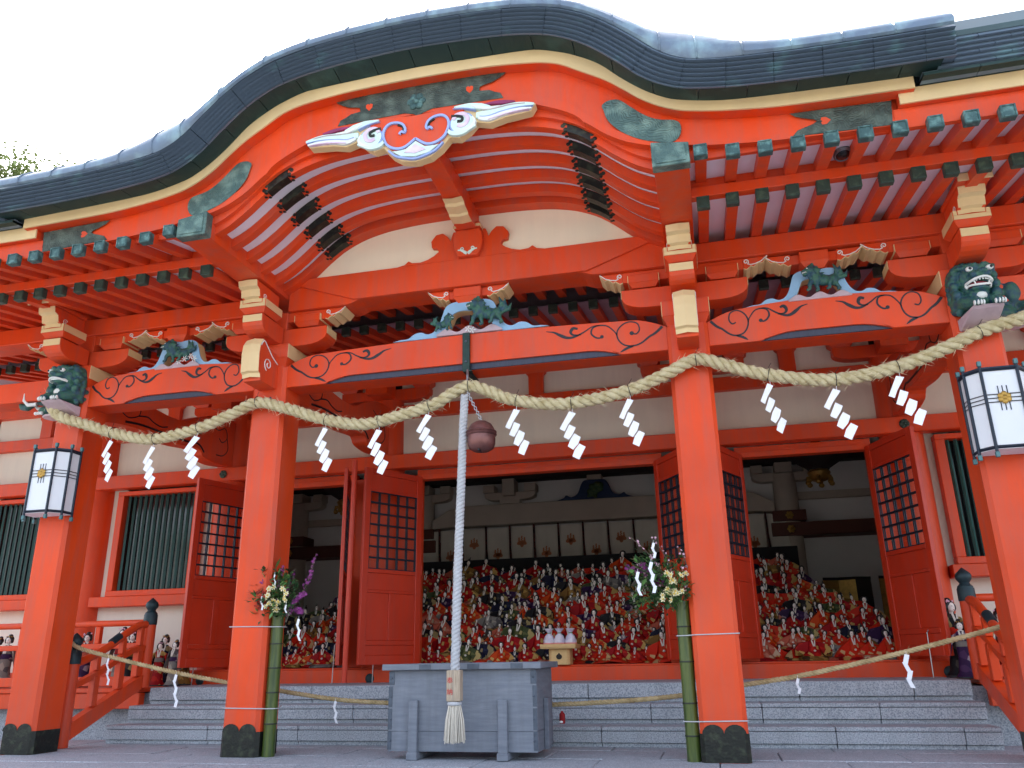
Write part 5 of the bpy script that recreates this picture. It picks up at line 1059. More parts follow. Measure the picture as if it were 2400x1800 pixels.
# ------------------------------------------------------------------ bamboo vases with flowers
def bamboo(x, y, top, lb, nodes):
    t = thing('bamboo_vase', lb, 'vase', (x, y, FLOOR), 'bamboo vases tied to the inner pillars'); zs = [FLOOR]+nodes+[top]
    prof = []
    for a, b_ in zip(zs, zs[1:]): prof += [(.0545, a+.008), (.053, a+.03), (.053, b_-.03), (.0545, b_-.008)]
    MB().lathe([(.054, FLOOR)]+prof+[(.053, top), (.044, top), (.044, top-.1)], 20, (x, y, 0)).build('culm', 'bamboo', t, smooth=40)
    for z in nodes: MB().lathe([(.0552, z-.006), (.0575, z-.002), (.0575, z+.002), (.0552, z+.006)], 20, (x, y, 0)).build('node_ring', 'bamboo_node', t, smooth=50)
    return t
bamboo(-1.765, .09, .635, 'green bamboo vase strapped to the left inner pillar', [-.25, .0, .2, .40]); bamboo(1.765, .09, .655, 'green bamboo vase strapped to the right inner pillar', [-.33, -.1, .2, .46])
for x, s, zs, lb in ((-2.0, 1, (.55, -.12), 'left'), (2.0, -1, (.40, -.22), 'right')):
    for q, z in enumerate(zs):
        xo = x+s*.24; p = [(x-s*.18, .36, z), (x-s*.181, -.004, z), (x+s*.15, -.006, z-.005), (xo-.02*s, .028, z-.008), (xo+s*.05, .05, z-.008), (xo+s*.057, .1, z-.008), (xo+.03*s, .15, z-.008), (x+s*.18, .36, z)]
        tag(MB().tube(p, .0045, 6).build('tie_cord', 'cotton'), f'{"upper" if q == 0 else "lower"} white cord tying the bamboo vase to the {lb} inner pillar', 'cord', 'white cords around the inner pillars')
def leaf(b, p, d, L, w, up=Vector((0, 0, 1))):
    d = d.normalized(); sd_ = d.cross(up); sd_ = sd_.normalized() if sd_.length > 1e-3 else Vector((1, 0, 0)); nn = sd_.cross(d); m = p+d*L*.5-nn*L*.06; e = p+d*L-nn*L*.15
    b.add([p, m+sd_*w, e, m-sd_*w], [(0, 1, 2), (0, 2, 3)])
def blossom(b, c, r, n=5, q=None):
    qx = q or Matrix.Rotation(r3.uniform(-.9, .9), 3, 'X') @ Matrix.Rotation(r3.uniform(-.9, .9), 3, 'Z')
    for k in range(n):
        a = k*6.283/n; b.add([Vector(c)]+[Vector(c)+qx @ Vector((r*f*math.cos(a+da), -r*.15*(f > .8), r*f*math.sin(a+da))) for f, da in ((.6, -.45), (1, -.2), (1, .2), (.6, .45))], [(0, 1, 2, 3, 4)])
def flowers(x, y, z0, sgn, lb, plum):
    t = thing('flower_arrangement', lb, 'flowers', (x, y, z0)); rr = random.Random(int(abs(x)*100)+(1 if sgn > 0 else 0)); o = Vector((x, y, z0))
    st = MB(); fo = MB(); fl = MB(); cr = MB(); ye = MB(); pu = MB(); pk = MB(); re = MB(); tw = MB()
    for k in range(78):      # foliage
        e = o+(Vector((rr.uniform(-.2, .17), rr.uniform(-.16, .1), rr.uniform(.02, .38))) if not plum else Vector((rr.uniform(-.36, .1), rr.uniform(-.16, .08), rr.uniform(-.05, .36)))); st.tube([o+Vector((rr.uniform(-.02, .02), rr.uniform(-.02, .02), -.08)), (o+e)/2+Vector((0, 0, .05)), e], .0025, 4)
        for j in range(9):
            d = Vector((rr.uniform(-1, 1), rr.uniform(-1, .6), rr.uniform(-.5, .8))); leaf(fo if rr.random() < .72 else fl, e+d*.02+Vector((rr.uniform(-.03, .03), 0, rr.uniform(-.06, .03))), d, rr.uniform(.03, .085), rr.uniform(.008, .022))
    for k in range(12 if plum else 9):      # cream narcissus clusters
        c = o+(Vector((.03+rr.uniform(-.09, .09), -.13, .05+rr.uniform(.0, .2))) if not plum else Vector((rr.choice((-.06, .03))+rr.uniform(-.05, .06), -.12, rr.choice((.05, .17))+rr.uniform(-.04, .04))))
        st.tube([o+Vector((0, 0, -.05)), (o+c)/2+Vector((0, -.02, 0)), c], .003, 4)
        for j in range(3 if not plum else 2): p = c+Vector((rr.uniform(-.025, .025), rr.uniform(-.02, 0), rr.uniform(-.025, .025))); blossom(cr, p, rr.uniform(.02, .028), 6); ye.ball(p+Vector((0, -.006, 0)), .008, 6, 4)
    def spray(base, tip, n, r, b2, bend):
        mid = (base+tip)/2+bend; tp = cat([tuple(base), tuple(mid), tuple(tip)], 8); tw.tube(tp, [.0055-.003*i/(len(tp)-1) for i in range(len(tp))], 5)
        for k in range(n):
            f = rr.uniform(.3, 1); i = min(len(tp)-1, int(f*(len(tp)-1))); p = Vector(tp[i])+Vector((rr.uniform(-.018, .018), rr.uniform(-.02, .01), rr.uniform(-.018, .018))); blossom(b2, p, rr.uniform(r*.6, r), 5)
    if not plum:
        for tip, bd in (((.36, -.06, .52), (.06, 0, -.06)), ((.16, -.05, .40), (.0, 0, .0)), ((.3, -.1, .18), (.03, 0, .03)), ((-.14, -.08, .30), (-.03, 0, .02)), ((.06, -.08, .42), (-.02, 0, 0)), ((.27, -.08, .02), (.06, 0, .03))): spray(o, o+Vector(tip), 42, .017, pu, Vector(bd))
        for k in range(26): blossom(re, o+Vector((-.10+rr.uniform(-.07, .07), -.1+rr.uniform(-.03, .02), .12+rr.uniform(-.06, .1))), .016, 5)
        leaf(fl, o+Vector((-.06, -.02, .40)), Vector((.3, 0, 1)), .12, .025); tw.tube([o, o+Vector((-.06, -.02, .2)), o+Vector((-.05, -.02, .42))], .003, 5)
    else:
        for tip, bd in (((-.36, -.05, .52), (-.02, 0, .1)), ((-.16, -.05, .50), (.02, 0, .05)), ((-.33, -.08, .34), (-.05, 0, .02)), ((.03, -.1, .42), (.08, 0, .0)), ((-.2, -.08, .40), (0, 0, .0)), ((.05, -.12, .25), (.06, 0, 0))): spray(o, o+Vector(tip), 16, .011, pk, Vector(bd))
        for tip, bd in (((-.40, -.08, .27), (-.02, 0, .06)), ((-.27, -.1, .30), (0, 0, .0)), ((-.2, -.08, .22), (0, 0, .05))): spray(o, o+Vector(tip), 34, .017, pu, Vector(bd))
        for k in range(8): leaf(fl, o+Vector((rr.uniform(-.42, -.05), -.1, rr.uniform(-.02, .3))), Vector((rr.uniform(-1, .3), -.3, rr.uniform(-.6, .6))), rr.uniform(.08, .13), .03)
    for b2, nm, m_ in ((st, 'stem', 'leaf_light'), (fo, 'foliage', 'leaf_dark'), (fl, 'pale_leaf', 'leaf_light'), (cr, 'cream_blossom', 'petal_cream'), (ye, 'blossom_heart', 'petal_yellow'), (pu, 'purple_blossom', 'petal_purple'), (pk, 'pink_blossom', 'petal_pink'), (re, 'red_blossom', 'petal_red'), (tw, 'twig', 'twig')):
        if b2.v: b2.build(nm, m_, t)['kind'] = 'stuff'
flowers(-1.755, .08, .64, 1, 'purple orchids, cream narcissus and greenery in the left bamboo vase', False)
flowers(1.74, .08, .66, -1, 'plum twigs, purple sprays and cream narcissus in the right bamboo vase', True)

# small paper streamers : in the flowers and along the lower rope
def small_shide(k, s, n=4):
    rr = random.Random(k); b = MB(); x = 0; z = 0
    for i in range(n):
        dx = (.022 if i % 2 else -.016)*s; h = .055*s; w_ = .026*s; y = .006*i
        V = [(x, y, z), (x+w_, y-.006, z-.006*s), (x+w_+dx, y+.004, z-h-.004*s), (x+dx, y+.008, z-h)]
        b.add(V+[(q[0], q[1]+.001, q[2]) for q in V], [(0, 1, 2, 3), (4, 5, 6, 7), (0, 1, 5, 4), (1, 2, 6, 5), (2, 3, 7, 6), (3, 0, 4, 7)]); x += dx+(.006 if i % 2 else -.004)*s; z -= h*.82
    b.tube([(0.01*s, 0, -.005), (.01*s, 0, .02)], .0012, 4)
    return b.mesh('paper_streamer')
for k, (p, s, n, lb) in enumerate((((-1.86, -.06, .80), .8, 3, 'small paper streamer dangling left of the left vase flowers'), ((-1.74, -.08, .98), .6, 4, 'small paper streamer at the top of the left vase flowers'), ((-1.60, -.1, .72), .7, 2, 'small paper streamer right of the narcissus in the left vase'), ((-1.50, -.05, .60), .95, 4, 'paper streamer hanging in the gap right of the left bamboo vase'),
                                  ((1.44, -.1, .88), .95, 4, 'paper streamer left of the pair in the right vase flowers'), ((1.55, -.12, .95), 1.0, 5, 'paper streamer right of the pair in the right vase flowers'), ((1.58, -.1, 1.1), .8, 3, 'small paper streamer high among the right vase twigs'))):
    o = place('paper_streamer', small_shide(k, s, n), 'paper', loc=p); tag(o, lb, 'paper streamer', 'small paper streamers in the vases')

# lower rope barrier
LP = [(-4.25, .50, .47), (-4.09, .48, .40), (-3.53, .53, .265), (-2.99, .55, .155), (-2.52, .57, .075), (-1.91, .6, -.015), (-1.40, .62, -.085), (-.92, .70, -.12), (0, .70, -.15), (.58, .70, -.14), (1.17, .62, -.11), (1.66, .6, -.07), (2.18, .57, .01), (2.68, .55, .085), (3.40, .53, .235), (4.15, .48, .42), (4.25, .5, .47)]
b, Q0, fr2 = twisted(resample(cat(LP, 8), .012), .02, .1, 3, .56, 6); LR = tag(b.build('hemp_rope', 'hemp', None, smooth=70), 'thin hemp rope barrier strung low across the steps', 'rope')
h = MB()
for _ in range(260):
    i = r3.randrange(2, len(Q0)-2); a = r3.uniform(0, 6.283); n = fr2[i][0]*math.cos(a)+fr2[i][1]*math.sin(a); T = (Q0[i+1]-Q0[i-1]).normalized(); d = (n+T*r3.choice((-1, 1))).normalized(); p = Q0[i]+n*.017; w_ = d.cross(Vector((0, 1, 0))).normalized()*.0009
    h.add([p-w_, p+w_, p+d*r3.uniform(.015, .05)], [(0, 1, 2)])
o = h.build('loose_fibre', 'hemp', LR); o['kind'] = 'stuff'
lz = lambda x: min(Q0, key=lambda p: abs(p.x-x))
for k, (x, s, n, lb) in enumerate(((-3.79, 1.05, 5, 'small paper streamer on the thin rope beside the left railing'), (-3.05, 1.25, 5, 'small paper streamer on the thin rope over the left steps'), (-1.42, 1.0, 4, 'small paper streamer on the thin rope left of the offering box'), (2.60, .8, 3, 'curled paper streamer on the thin rope over the right steps'), (3.42, 1.3, 4, 'torn paper streamer on the thin rope near the right railing'))):
    q = lz(x); o = place('paper_streamer', small_shide(40+k, s, n), 'paper', loc=(x, q.y-.024, q.z-.012)); tag(o, lb, 'paper streamer', 'small paper streamers on the thin rope')
t = thing('hanging_charm', 'small red bottle charm hanging on the thin rope by the offering box', 'charm', (.66, .68, -.25))
MB().lathe([(.0, -.29), (.022, -.29), (.025, -.27), (.025, -.215), (.012, -.20), (.009, -.19)], 14, (.66, .68, 0)).build('bottle', 'red_cloth', t, smooth=40); MB().tube([(.66, .68, -.19), (.66, .69, -.13)], .003, 5).build('string', 'cotton', t); MB().ball((.655, .655, -.275), (.016, .006, .01), 6, 4).build('emblem', 'carve_white', t)

# ------------------------------------------------------------------ stair railings
def railing(s, lb):
    t = thing('stair_railing', lb, 'railing', (s*4.25, 1.1, FLOOR), 'railings beside the steps')
    def newel(x, y, zb, zt):
        q = MB().lathe([(.068, zb), (.068, zt-.16)], 20, (x, y, 0)).build('newel_post', 'vermilion', t, smooth=40)
        MB().lathe([(.071, zt-.159), (.074, zt-.15), (.073, zt-.05), (.066, zt-.04), (.066, zt-.03), (.05, zt-.015), (.042, zt), (.05, zt+.012), (.066, zt+.035), (.07, zt+.06), (.062, zt+.085), (.035, zt+.11), (.008, zt+.135), (0, zt+.14)], 20, (x, y, 0)).build('onion_finial', 'giboshi', q, smooth=40)
    newel(s*4.25, 1.67, 0.003, .83); newel(s*4.25, .56, FLOOR+.005, .42)
    x = s*4.25
    tp = cat([(.62, .27), (.8, .325), (1.05, .43), (1.3, .57), (1.48, .655), (1.6, .675)], 6)
    MB().tube([(x, y, z) for y, z in tp], .04, 10).build('handrail', 'vermilion', t, smooth=50); MB().tube([(x, 1.08, .467), (x, 1.2, .535)], .0425, 10).build('rail_band', 'giboshi', t, smooth=50)
    md = cat([(.62, .06), (.8, .12), (1.05, .225), (1.3, .345), (1.48, .41), (1.6, .42)], 6); MB().prism([(y, z-.03) for y, z in md]+[(y, z+.03) for y, z in reversed(md)], 'x', x-.03, x+.03).build('middle_rail', 'vermilion', t)
    MB().prism([(.6, -.45), (1.6, -.01), (1.6, .14), (.6, -.29)], 'x', x-.045, x+.045).build('string_board', 'vermilion', t)
    for y in (.9, 1.26, 1.53):
        z0 = -.33+(y-.6)*.43+.05; z1 = min(md, key=lambda q: abs(q[0]-y))[1]-.028; z2 = min(tp, key=lambda q: abs(q[0]-y))[1]-.03; MB().box(x-.035, x+.035, y-.04, y+.04, z0, z1, .004).box(x-.03, x+.03, y-.03, y+.03, z1+.058, z2, .004).build('baluster', 'vermilion', t)
railing(-1, 'red stair railing with dark onion finials at the left of the steps'); railing(1, 'red stair railing with dark onion finials at the right of the steps')
def veranda_rail(s, lb):
    t = thing('veranda_railing', lb, 'railing', (s*6, 1.7, 0), 'railings along the veranda')
    MB().tube([(s*4.32, 1.72, .70), (s*8.5, 1.72, .70)], .036, 10).build('handrail', 'vermilion', t, smooth=50); MB().box(s*4.32, s*8.5, 1.69, 1.75, .42, .48, .005).build('middle_rail', 'vermilion', t); MB().box(s*4.32, s*8.5, 1.68, 1.76, .02, .12, .005).build('bottom_rail', 'vermilion', t)
    for i in range(4): x = s*(4.95+1.05*i); MB().box(x-.035, x+.035, 1.685, 1.755, .121, .419, .004).box(x-.03, x+.03, 1.69, 1.75, .481, .665, .004).build('baluster', 'vermilion', t)
veranda_rail(-1, 'red veranda railing running left from the top of the steps'); veranda_rail(1, 'red veranda railing running right from the top of the steps')
# ------------------------------------------------------------------ dolls
def doll_meshes(kind):
    b = MB(); n = 10
    def ring(z, rx, ry, yo=0): return [(rx*math.cos(2*math.pi*k/n), yo+ry*math.sin(2*math.pi*k/n), z) for k in range(n)]
    if kind == 'f':
        b.cur = 1; b.loft([ring(0, .46, .36, -.06), ring(.05, .47, .36, -.06), ring(.10, .36, .29, -.04)])
        b.cur = 0; b.loft([ring(.06, .40, .31, -.02), ring(.14, .34, .26), ring(.26, .22, .19), ring(.40, .15, .125), ring(.50, .125, .095), ring(.56, .05, .05)])
        sl = [(.10, -.06, .50), (.34, -.14, .36), (.50, -.12, .20), (.56, -.05, .08), (.34, -.13, .12), (.16, -.17, .26)]
    else:
        b.cur = 1; b.loft([ring(0, .40, .34, -.04), ring(.06, .42, .34, -.04), ring(.12, .30, .26, -.02)])
        b.cur = 0; b.loft([ring(.05, .34, .28), ring(.2, .25, .2), ring(.38, .18, .13), ring(.50, .16, .10), ring(.57, .05, .05)])
        sl = [(.12, -.04, .52), (.40, -.10, .46), (.52, -.08, .30), (.50, -.02, .12), (.30, -.1, .14), (.18, -.16, .28)]
    for s in (-1, 1):
        m = len(sl); V = [(s*x, y, z) for x, y, z in sl]+[(s*x, y+.09, z+.01) for x, y, z in sl]
        b.cur = 0; b.add(V, [list(range(m)), list(range(m, 2*m))]+[(i, (i+1) % m, m+(i+1) % m, m+i) for i in range(m)])
        q = [(s*.50, -.125, .19), (s*.56, -.055, .07), (s*.34, -.137, .115), (s*.33, -.142, .15)] if kind == 'f' else [(s*.52, -.09, .28), (s*.50, -.03, .11), (s*.30, -.11, .13), (s*.31, -.112, .16)]
        b.cur = 1; b.add([(x, y-.006, z) for x, y, z in q], [(0, 1, 2, 3)])
    b.cur = 2
    for s in (-1, 1): b.add([(s*.06, -.075, .56), (s*.025, -.085, .56), (-s*.005, -.155, .40), (s*.03, -.16, .38)], [(0, 1, 2, 3)])
    b.ball((0, -.19, .27), (.04, .03, .03), 6, 4)
    robe = b.mesh('robe', 50)
    h = MB(); h.ball((0, -.015, .66), (.052, .054, .074), 10, 7); h.tube([(0, 0, .54), (0, -.005, .61)], .03, 6)
    h.cur = 1
    for s in (-1, 1): h.add([(s*.012, -.070, .664), (s*.032, -.063, .667), (s*.032, -.063, .672), (s*.012, -.070, .671)], [(0, 1, 2, 3)])
    h.cur = 2; h.add([(-.010, -.066, .628), (.010, -.066, .628), (.007, -.067, .635), (-.007, -.067, .635)], [(0, 1, 2, 3)])
    head = h.mesh('head', 60)
    k = MB()
    if kind == 'f':
        k.ball((0, .022, .695), (.092, .056, .07), 10, 6); k.ball((0, -.008, .728), (.052, .045, .032), 8, 5); k.tube([(0, .06, .68), (0, .09, .45), (0, .12, .2)], [.05, .035, .02], 6)
        for s in (-1, 1): k.ball((s*.074, .0, .66), (.03, .03, .052), 8, 5)
    else:
        k.ball((0, .02, .70), (.056, .052, .055), 10, 6); k.tube([(0, .01, .75), (0, .03, .80), (0, .06, .86)], [.03, .025, .012], 6); k.lathe([(.05, .745), (.045, .79), (0, .795)], 10, (0, .02, 0))
    return robe, head, k.mesh('hair', 50)
DM = {k: doll_meshes(k) for k in 'fm'}
for k, (r, h, ha) in DM.items():
    for me, ms in ((r, ['robe_crimson', 'robe_vermilion', 'curtain_cloth']), (h, ['skin', 'eye', 'lip']), (ha, ['hair'])):
        for m in ms: me.materials.append(MATS[m])
rd = random.Random(11)
COLS_F = ['vermilion']*7+['crimson']*7+['orange']*3+['salmon pink', 'purple', 'gold brown']; COLS_M = ['navy', 'black', 'purple', 'gold brown', 'olive green', 'pale grey', 'black', 'crimson', 'navy', 'vermilion']
HEMS = ['crimson', 'crimson', 'vermilion', 'vermilion', 'pale grey', 'salmon pink', 'black', 'gold brown']
def make_doll(kind, col, hem, loc, s, rz, label, group, name='hina_doll', tilt=(0, 0), stretch=1):
    t = thing(name, label, 'doll', loc, group, world=False, rz=rz); t.rotation_euler = (tilt[0], tilt[1], rz); t.scale = (s, s, s*stretch)
    o = bpy.data.objects.new('robe', DM[kind][0]); COL.objects.link(o); o.parent = t
    for i, c in enumerate((col, hem)): o.material_slots[i].link = 'OBJECT'; o.material_slots[i].material = ROBES[c]
    h = bpy.data.objects.new('head', DM[kind][1]); COL.objects.link(h); h.parent = t
    k = bpy.data.objects.new('hair', DM[kind][2]); COL.objects.link(k); k.parent = h
    return t
# tiered stage
STG = thing('doll_stage', 'red cloth-covered tiered stage filling the hall behind the doors', 'stage', (0, 4.6, .13)); NT = 13
TY = lambda k: 3.26+.21*k
TZ = lambda k: .17+.1*k
HW = lambda k: 4.5-(TZ(k)-.13)*1.12
for k in range(NT):
    MB().box(-HW(k), HW(k), TY(k), TY(k)+(.21 if k < NT-1 else .5), .131, TZ(k), .004).build('tier', 'red_cloth', STG)
MB().box(-3.3, 3.3, TY(NT)+.34, TY(NT)+.38, .132, 1.78, .002).build('backcloth', 'dark_cloth', STG)
OPEN = ((-3.84, -2.46), (-1.48, 1.48), (2.46, 3.84))
def bay(x, y):      # which doorway the spot is seen through from the forecourt in front of the steps
    X = 2.0+(x-2.0)*(3.0+6.7)/(y+6.7)
    for n, (a, b_) in zip(('left', 'centre', 'right'), OPEN):
        if a-.05 < X < b_+.05: return n
    return None
ORD = ['front', 'second', 'third', 'fourth', 'fifth', 'sixth', 'seventh', 'eighth', 'ninth', 'tenth', 'eleventh', 'twelfth', 'thirteenth', 'fourteenth', 'top']
spots = []
for k in range(NT):
    x = -HW(k)+.12+rd.random()*.1
    while x < HW(k)-.1:
        s = rd.choice((rd.uniform(.22, .30), rd.uniform(.28, .38), rd.uniform(.34, .46)))*(1+.008*k); spots.append((k, x+rd.uniform(-.03, .03), TY(k)+.09+rd.uniform(-.06, .06), s)); x += s*rd.uniform(.46, .66)
vis = [q for q in spots if bay(q[1], q[2])]; hid = [q for q in spots if not bay(q[1], q[2])]
vis.sort(key=lambda q: -q[3]/(q[2]+6.7)); one, rest = vis[:300], vis[300:]
def dress():
    kd = 'f' if rd.random() < .62 else 'm'; return kd, rd.choice(COLS_F if kd == 'f' else COLS_M), rd.choice(HEMS)
one.sort(key=lambda q: (q[0], q[1])); cnt = {}
NUM = ['first', 'second', 'third', 'fourth', 'fifth', 'sixth', 'seventh', 'eighth', 'ninth', 'tenth', 'eleventh', 'twelfth', 'thirteenth', 'fourteenth', 'fifteenth', 'sixteenth', 'seventeenth', 'eighteenth', 'nineteenth', 'twentieth', 'last']
for k, x, y, s in one:
    kd, col, hem = dress(); b_ = bay(x, y); i = cnt[k, b_] = cnt.get((k, b_), -1)+1
    make_doll(kd, col, hem, (x, y, TZ(k)), s, rd.uniform(-.35, .35), f'seated {"lady" if kd == "f" else "nobleman"} doll in {col} robe, {NUM[min(i, 20)]} from left on {ORD[k]} tier, {b_} doorway', f'hina dolls in the {b_} doorway', tilt=(rd.uniform(-.1, .12), rd.uniform(-.2, .2)), stretch=rd.uniform(.92, 1.12))
bm_ = MB(); SM = ['robe_vermilion', 'robe_crimson', 'robe_navy', 'robe_purple', 'robe_gold_brown', 'robe_pale_grey', 'robe_olive_green', 'curtain_cloth', 'skin', 'hair', 'robe_black']
for k, x, y, s in rest+hid:
    kd, col, hem = dress(); M_ = Matrix.Translation((x, y, TZ(k))) @ Matrix.Rotation(rd.uniform(-.35, .35), 4, 'Z') @ Matrix.Scale(s, 4)
    ci = {'vermilion': 0, 'crimson': 1, 'navy': 2, 'purple': 3, 'gold brown': 4, 'pale grey': 5, 'olive green': 6, 'black': 10}.get(col, 0); hi_ = {'crimson': 1, 'vermilion': 0, 'pale grey': 5}.get(hem, 4)
    for me, mp_ in ((DM[kd][0], {0: ci, 1: hi_, 2: 7}), (DM[kd][1], {0: 8, 1: 9, 2: 1}), (DM[kd][2], {0: 9})):
        o_ = len(bm_.v); bm_.v += [tuple(M_ @ v.co) for v in me.vertices]
        for f in me.polygons: bm_.f.append([i+o_ for i in f.vertices]); bm_.m.append(mp_[f.material_index])
o = bm_.build('hina_doll_crowd', SM); tag(o, 'further hina dolls massed on the upper tiers and behind the door posts', 'dolls'); o['kind'] = 'stuff'

# standing dolls on the veranda
def tall_doll(x, y, z, s, col, obi, rz, lb, hat=False):
    t = thing('kimono_doll', lb, 'doll', (x, y, z), 'tall kimono dolls on the veranda', world=False, rz=rz); t.scale = (s, s, s); n = 12
    ring = lambda z_, rx, ry: [(rx*math.cos(2*math.pi*k/n), ry*math.sin(2*math.pi*k/n), z_) for k in range(n)]
    MB().lathe([(.2, 0), (.2, .03)], 12).build('stand', 'ink', t)
    MB().loft([ring(.03, .2, .15), ring(.1, .15, .12), ring(.35, .115, .09), ring(.55, .12, .095), ring(.66, .10, .075), ring(.78, .125, .075), ring(.84, .06, .05)]).build('robe', ROBES[col], t, smooth=50)
    MB().loft([ring(.56, .123, .1), ring(.57, .128, .104), ring(.655, .112, .09), ring(.66, .104, .08)]).box(-.07, .07, .08, .15, .5, .7, .02).build('sash', ROBES[obi], t, smooth=50)
    b = MB()
    for q in (-1, 1): b.hexa([(q*.1, -.05, .8), (q*.1, .04, .8), (q*.17, .03, .62), (q*.17, -.08, .62), (q*.16, -.05, .76), (q*.16, .03, .76), (q*.25, .02, .36), (q*.25, -.09, .36)])
    b.build('sleeve', ROBES[col], t)
    b = MB()
    for q in (-1, 1): b.add([(q*.05, -.05, .85), (q*.02, -.06, .85), (-q*.01, -.1, .68), (q*.03, -.1, .67)], [(0, 1, 2, 3)])
    b.build('collar', 'curtain_cloth', t)
    h = MB().ball((0, -.01, .93), (.055, .058, .075), 14, 9).tube([(0, 0, .82), (0, -.005, .88)], .028, 8)
    h.ball((0, -.068, .925), (.008, .01, .012), 6, 4)
    hd = h.build('head', 'skin', t, smooth=60); b = MB()
    for q in (-1, 1): b.add([(q*.012, -.067, .938), (q*.034, -.060, .942), (q*.034, -.060, .947), (q*.012, -.067, .945)], [(0, 1, 2, 3)])
    b.build('eyes', 'eye', hd); MB().ball((0, -.062, .893), (.009, .006, .005), 6, 4).build('lips', 'lip', hd)
    k = MB().ball((0, .02, .965), (.085, .068, .07), 12, 7).ball((0, .03, 1.03), (.05, .04, .035), 8, 5)
    for q in (-1, 1): k.ball((q*.065, .0, .93), (.03, .035, .055), 8, 5)
    if hat: k.box(-.085, .085, -.0, .08, .75, 1.03, .03)
    k.build('hair', 'hair', hd, smooth=50)
    m = MB()
    for q in range(5): m.ball((rd.uniform(-.08, .08), -.03, 1.0+rd.uniform(0, .03)), .014, 6, 4)
    m.build('hair_ornament', 'petal_pink' if rd.random() < .5 else 'gold', hd)
for a in ((-4.50, 2.25, 0, .48, 'crimson', 'pale grey', .3, 'tall doll in crimson kimono right of the left railing newel'), (-4.26, 2.2, 0, .49, 'pale grey', 'purple', -.2, 'tall doll in pale grey kimono beside the leftmost door'), (-4.62, 2.5, 0, .56, 'navy', 'crimson', .2, 'tall doll in navy kimono behind the crimson-robed veranda doll'), (-4.32, 2.5, 0, .55, 'gold brown', 'vermilion', 0, 'tall doll in gold-brown kimono at the back by the leftmost door'),
          (-5.50, 2.2, 0, .60, 'purple', 'salmon pink', .3, 'tall doll in purple kimono behind the left railing, nearest the outer pillar'), (-5.28, 2.55, 0, .66, 'pale grey', 'crimson', 0, 'tall doll in pale kimono below the barred window'), (-5.0, 2.4, 0, .62, 'salmon pink', 'olive green', -.3, 'tall doll in pink kimono behind the curved handrail'), (-4.86, 2.2, 0, .60, 'black', 'gold brown', .1, 'tall doll in black kimono behind the left newel post'),
          (-6.75, 2.3, 0, .60, 'pale grey', 'purple', .2, 'tall doll in pale kimono at the far left behind the veranda railing'), (-6.95, 2.35, 0, .58, 'gold brown', 'crimson', -.2, 'tall doll in gold-brown kimono at the far left edge'),
          (4.42, 2.25, 0, .50, 'navy', 'crimson', .3, 'tall doll in navy kimono behind the right newel post'), (4.7, 2.4, 0, .6, 'crimson', 'pale grey', .0, 'tall doll in crimson kimono behind the right railing')): tall_doll(*a)
tall_doll(4.24, 2.05, 0, .50, 'purple', 'pale grey', -.2, 'tall doll in purple and grey kimono in front of the right newel post', False)
tall_doll(4.26, 2.35, 0, .70, 'black', 'vermilion', .5, 'large white-faced doll with long black hair at the right veranda', True)

# wooden offering stand with wrapped sweets, on the sill
SX, SY, SZ = .27, 2.84, .1665
t = thing('offering_stand', 'pale wooden offering stand with a round cut-out on the door sill', 'stand', (SX, SY, SZ))
MB().prism([(SX-.09, SY-.12), (SX+.09, SY-.12), (SX+.12, SY-.09), (SX+.12, SY+.09), (SX-.12, SY+.09), (SX-.12, SY-.09)], 'z', SZ, SZ+.17).build('pedestal', 'pale_wood', t, bev=.004)
b = MB(); b.prism([(SX+.034*math.cos(k*.524), SZ+.085+.03*math.sin(k*.524)) for k in range(12)]+[], 'y', SY-.1225, SY-.1195); b.ball((SX, SY-.119, SZ+.115), (.012, .003, .012), 8, 4); b.build('cut_out', 'int_dark', t)
MB().box(SX-.2, SX+.2, SY-.19, SY+.15, SZ+.171, SZ+.185, .003).build('tray', 'pale_wood', t)
MB().box(SX-.2, SX+.2, SY-.195, SY-.183, SZ+.186, SZ+.22, .003).box(SX-.2, SX+.2, SY+.14, SY+.152, SZ+.186, SZ+.22, .003).box(SX-.205, SX-.193, SY-.182, SY+.139, SZ+.186, SZ+.22, .003).box(SX+.193, SX+.205, SY-.182, SY+.139, SZ+.186, SZ+.22, .003).build('tray_rim', 'pale_wood', t)
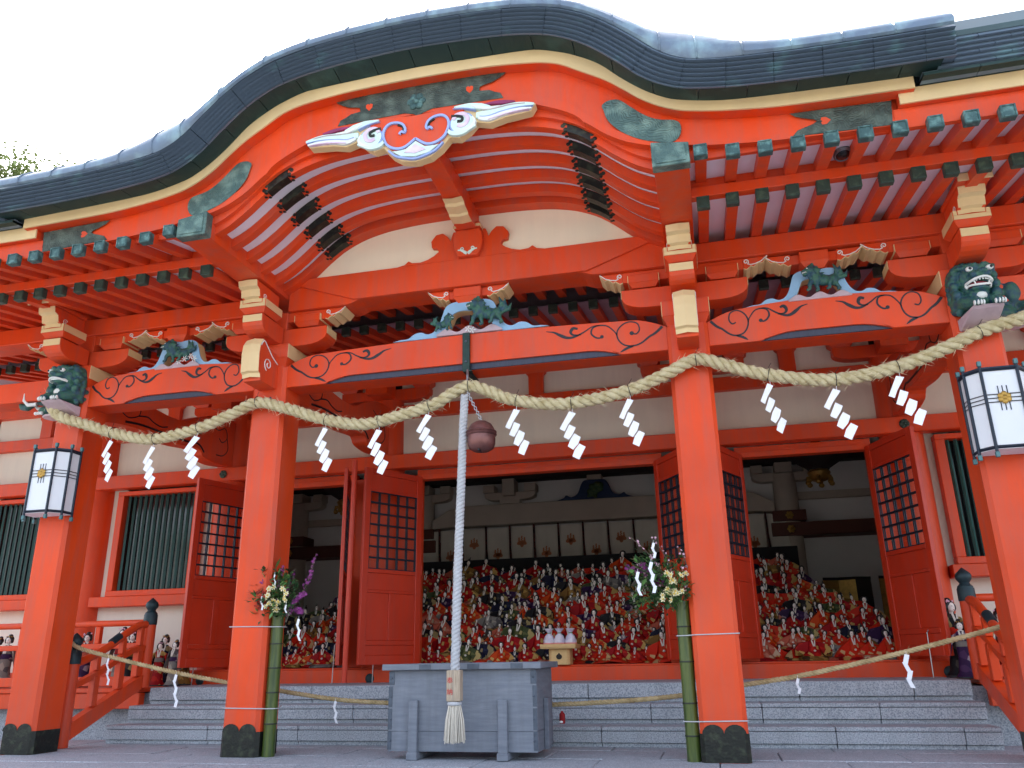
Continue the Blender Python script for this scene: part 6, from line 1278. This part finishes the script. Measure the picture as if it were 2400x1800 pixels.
for k, (dx, dy, lb) in enumerate(((-.12, -.05, 'cellophane-wrapped sweets at the left of the offering stand'), (.0, -.06, 'cellophane-wrapped sweets in the middle of the offering stand'), (.125, -.04, 'cellophane-wrapped sweets at the right of the offering stand'))):
    t = thing('wrapped_sweets', lb, 'sweets', (SX+dx, SY+dy, SZ+.187), 'wrapped sweets on the offering stand'); c = (SX+dx, SY+dy, SZ+.19)
    MB().lathe([(.03, .0), (.062, .02), (.066, .07), (.045, .12), (.015, .15), (.03, .17), (.055, .2)], 11, c).build('wrapper', 'cellophane', t); MB().lathe([(.064, .0), (.069, .02), (.068, .045)], 11, c).build('paper_band', 'bun_pink', t); MB().lathe([(.018, .145), (.022, .15), (.018, .158)], 10, c).build('bow', 'leaf_light', t)

# ------------------------------------------------------------------ trees
def tree(x, y, z0, h, r, lb, seed, n=5200, ls=.16, grp=None, spread=.055):
    t = thing('tree', lb, 'tree', (x, y, z0), grp); rr = random.Random(seed); b = MB(); tips = []
    tr = [(x, y, z0), (x+.1, y, z0+h*.3), (x-.1, y+.1, z0+h*.6), (x, y, z0+h*.82)]; b.tube(tr, [h*.03, h*.024, h*.015, h*.005], 8)
    for k in range(16):
        f = rr.uniform(.35, .85); a = rr.uniform(0, 6.283); p = Vector((x, y, z0+h*f)); e = p+Vector((math.cos(a)*r*rr.uniform(.5, .95), math.sin(a)*r*rr.uniform(.5, .95), min(h*rr.uniform(.05, .22), h*(.93-f)))); b.tube([p, (p+e)/2+Vector((0, 0, .2)), e], [h*.01, h*.006, h*.002], 5); tips += [e, (p+e)/2, p+(e-p)*.75]
    tips += [Vector((x+rr.uniform(-1, 1)*r*.6, y+rr.uniform(-1, 1)*r*.6, z0+h*rr.uniform(.86, .925))) for _ in range(40)]; b.build('trunk', 'bark', t, smooth=50)
    m = MB()
    for k in range(n):
        c = rr.choice(tips); p = c+Vector((rr.gauss(0, r*.17), rr.gauss(0, r*.17), rr.gauss(0, h*spread))); leaf(m, p, Vector((rr.uniform(-1, 1), rr.uniform(-1, 1), rr.uniform(-.8, .6))), ls*rr.uniform(.6, 1.4), ls*.33)
    m.build('crown', 'tree_leaf', t)
tree(-27.2, 20, -1.35, 23.7, 4.6, 'leafy tree crown showing beyond the left end of the roof', 1, 22000, .26, spread=.014)
for k, (x, y, h, r) in enumerate(((-16, -34, 9, 4), (-6, -38, 10, 5), (4, -36, 8, 4.2), (13, -37, 9, 4.6), (23, -33, 9, 4.2), (-26, -30, 9, 4.2))):
    tree(x, y, -1.35, h, r, f'tree of the grove facing the shrine, {["first", "second", "third", "fourth", "fifth", "sixth"][k]} of the row', 20+k, 2600, .3, 'grove facing the shrine')
for o_ in bpy.data.objects:
    if '_world' in o_: del o_['_world']
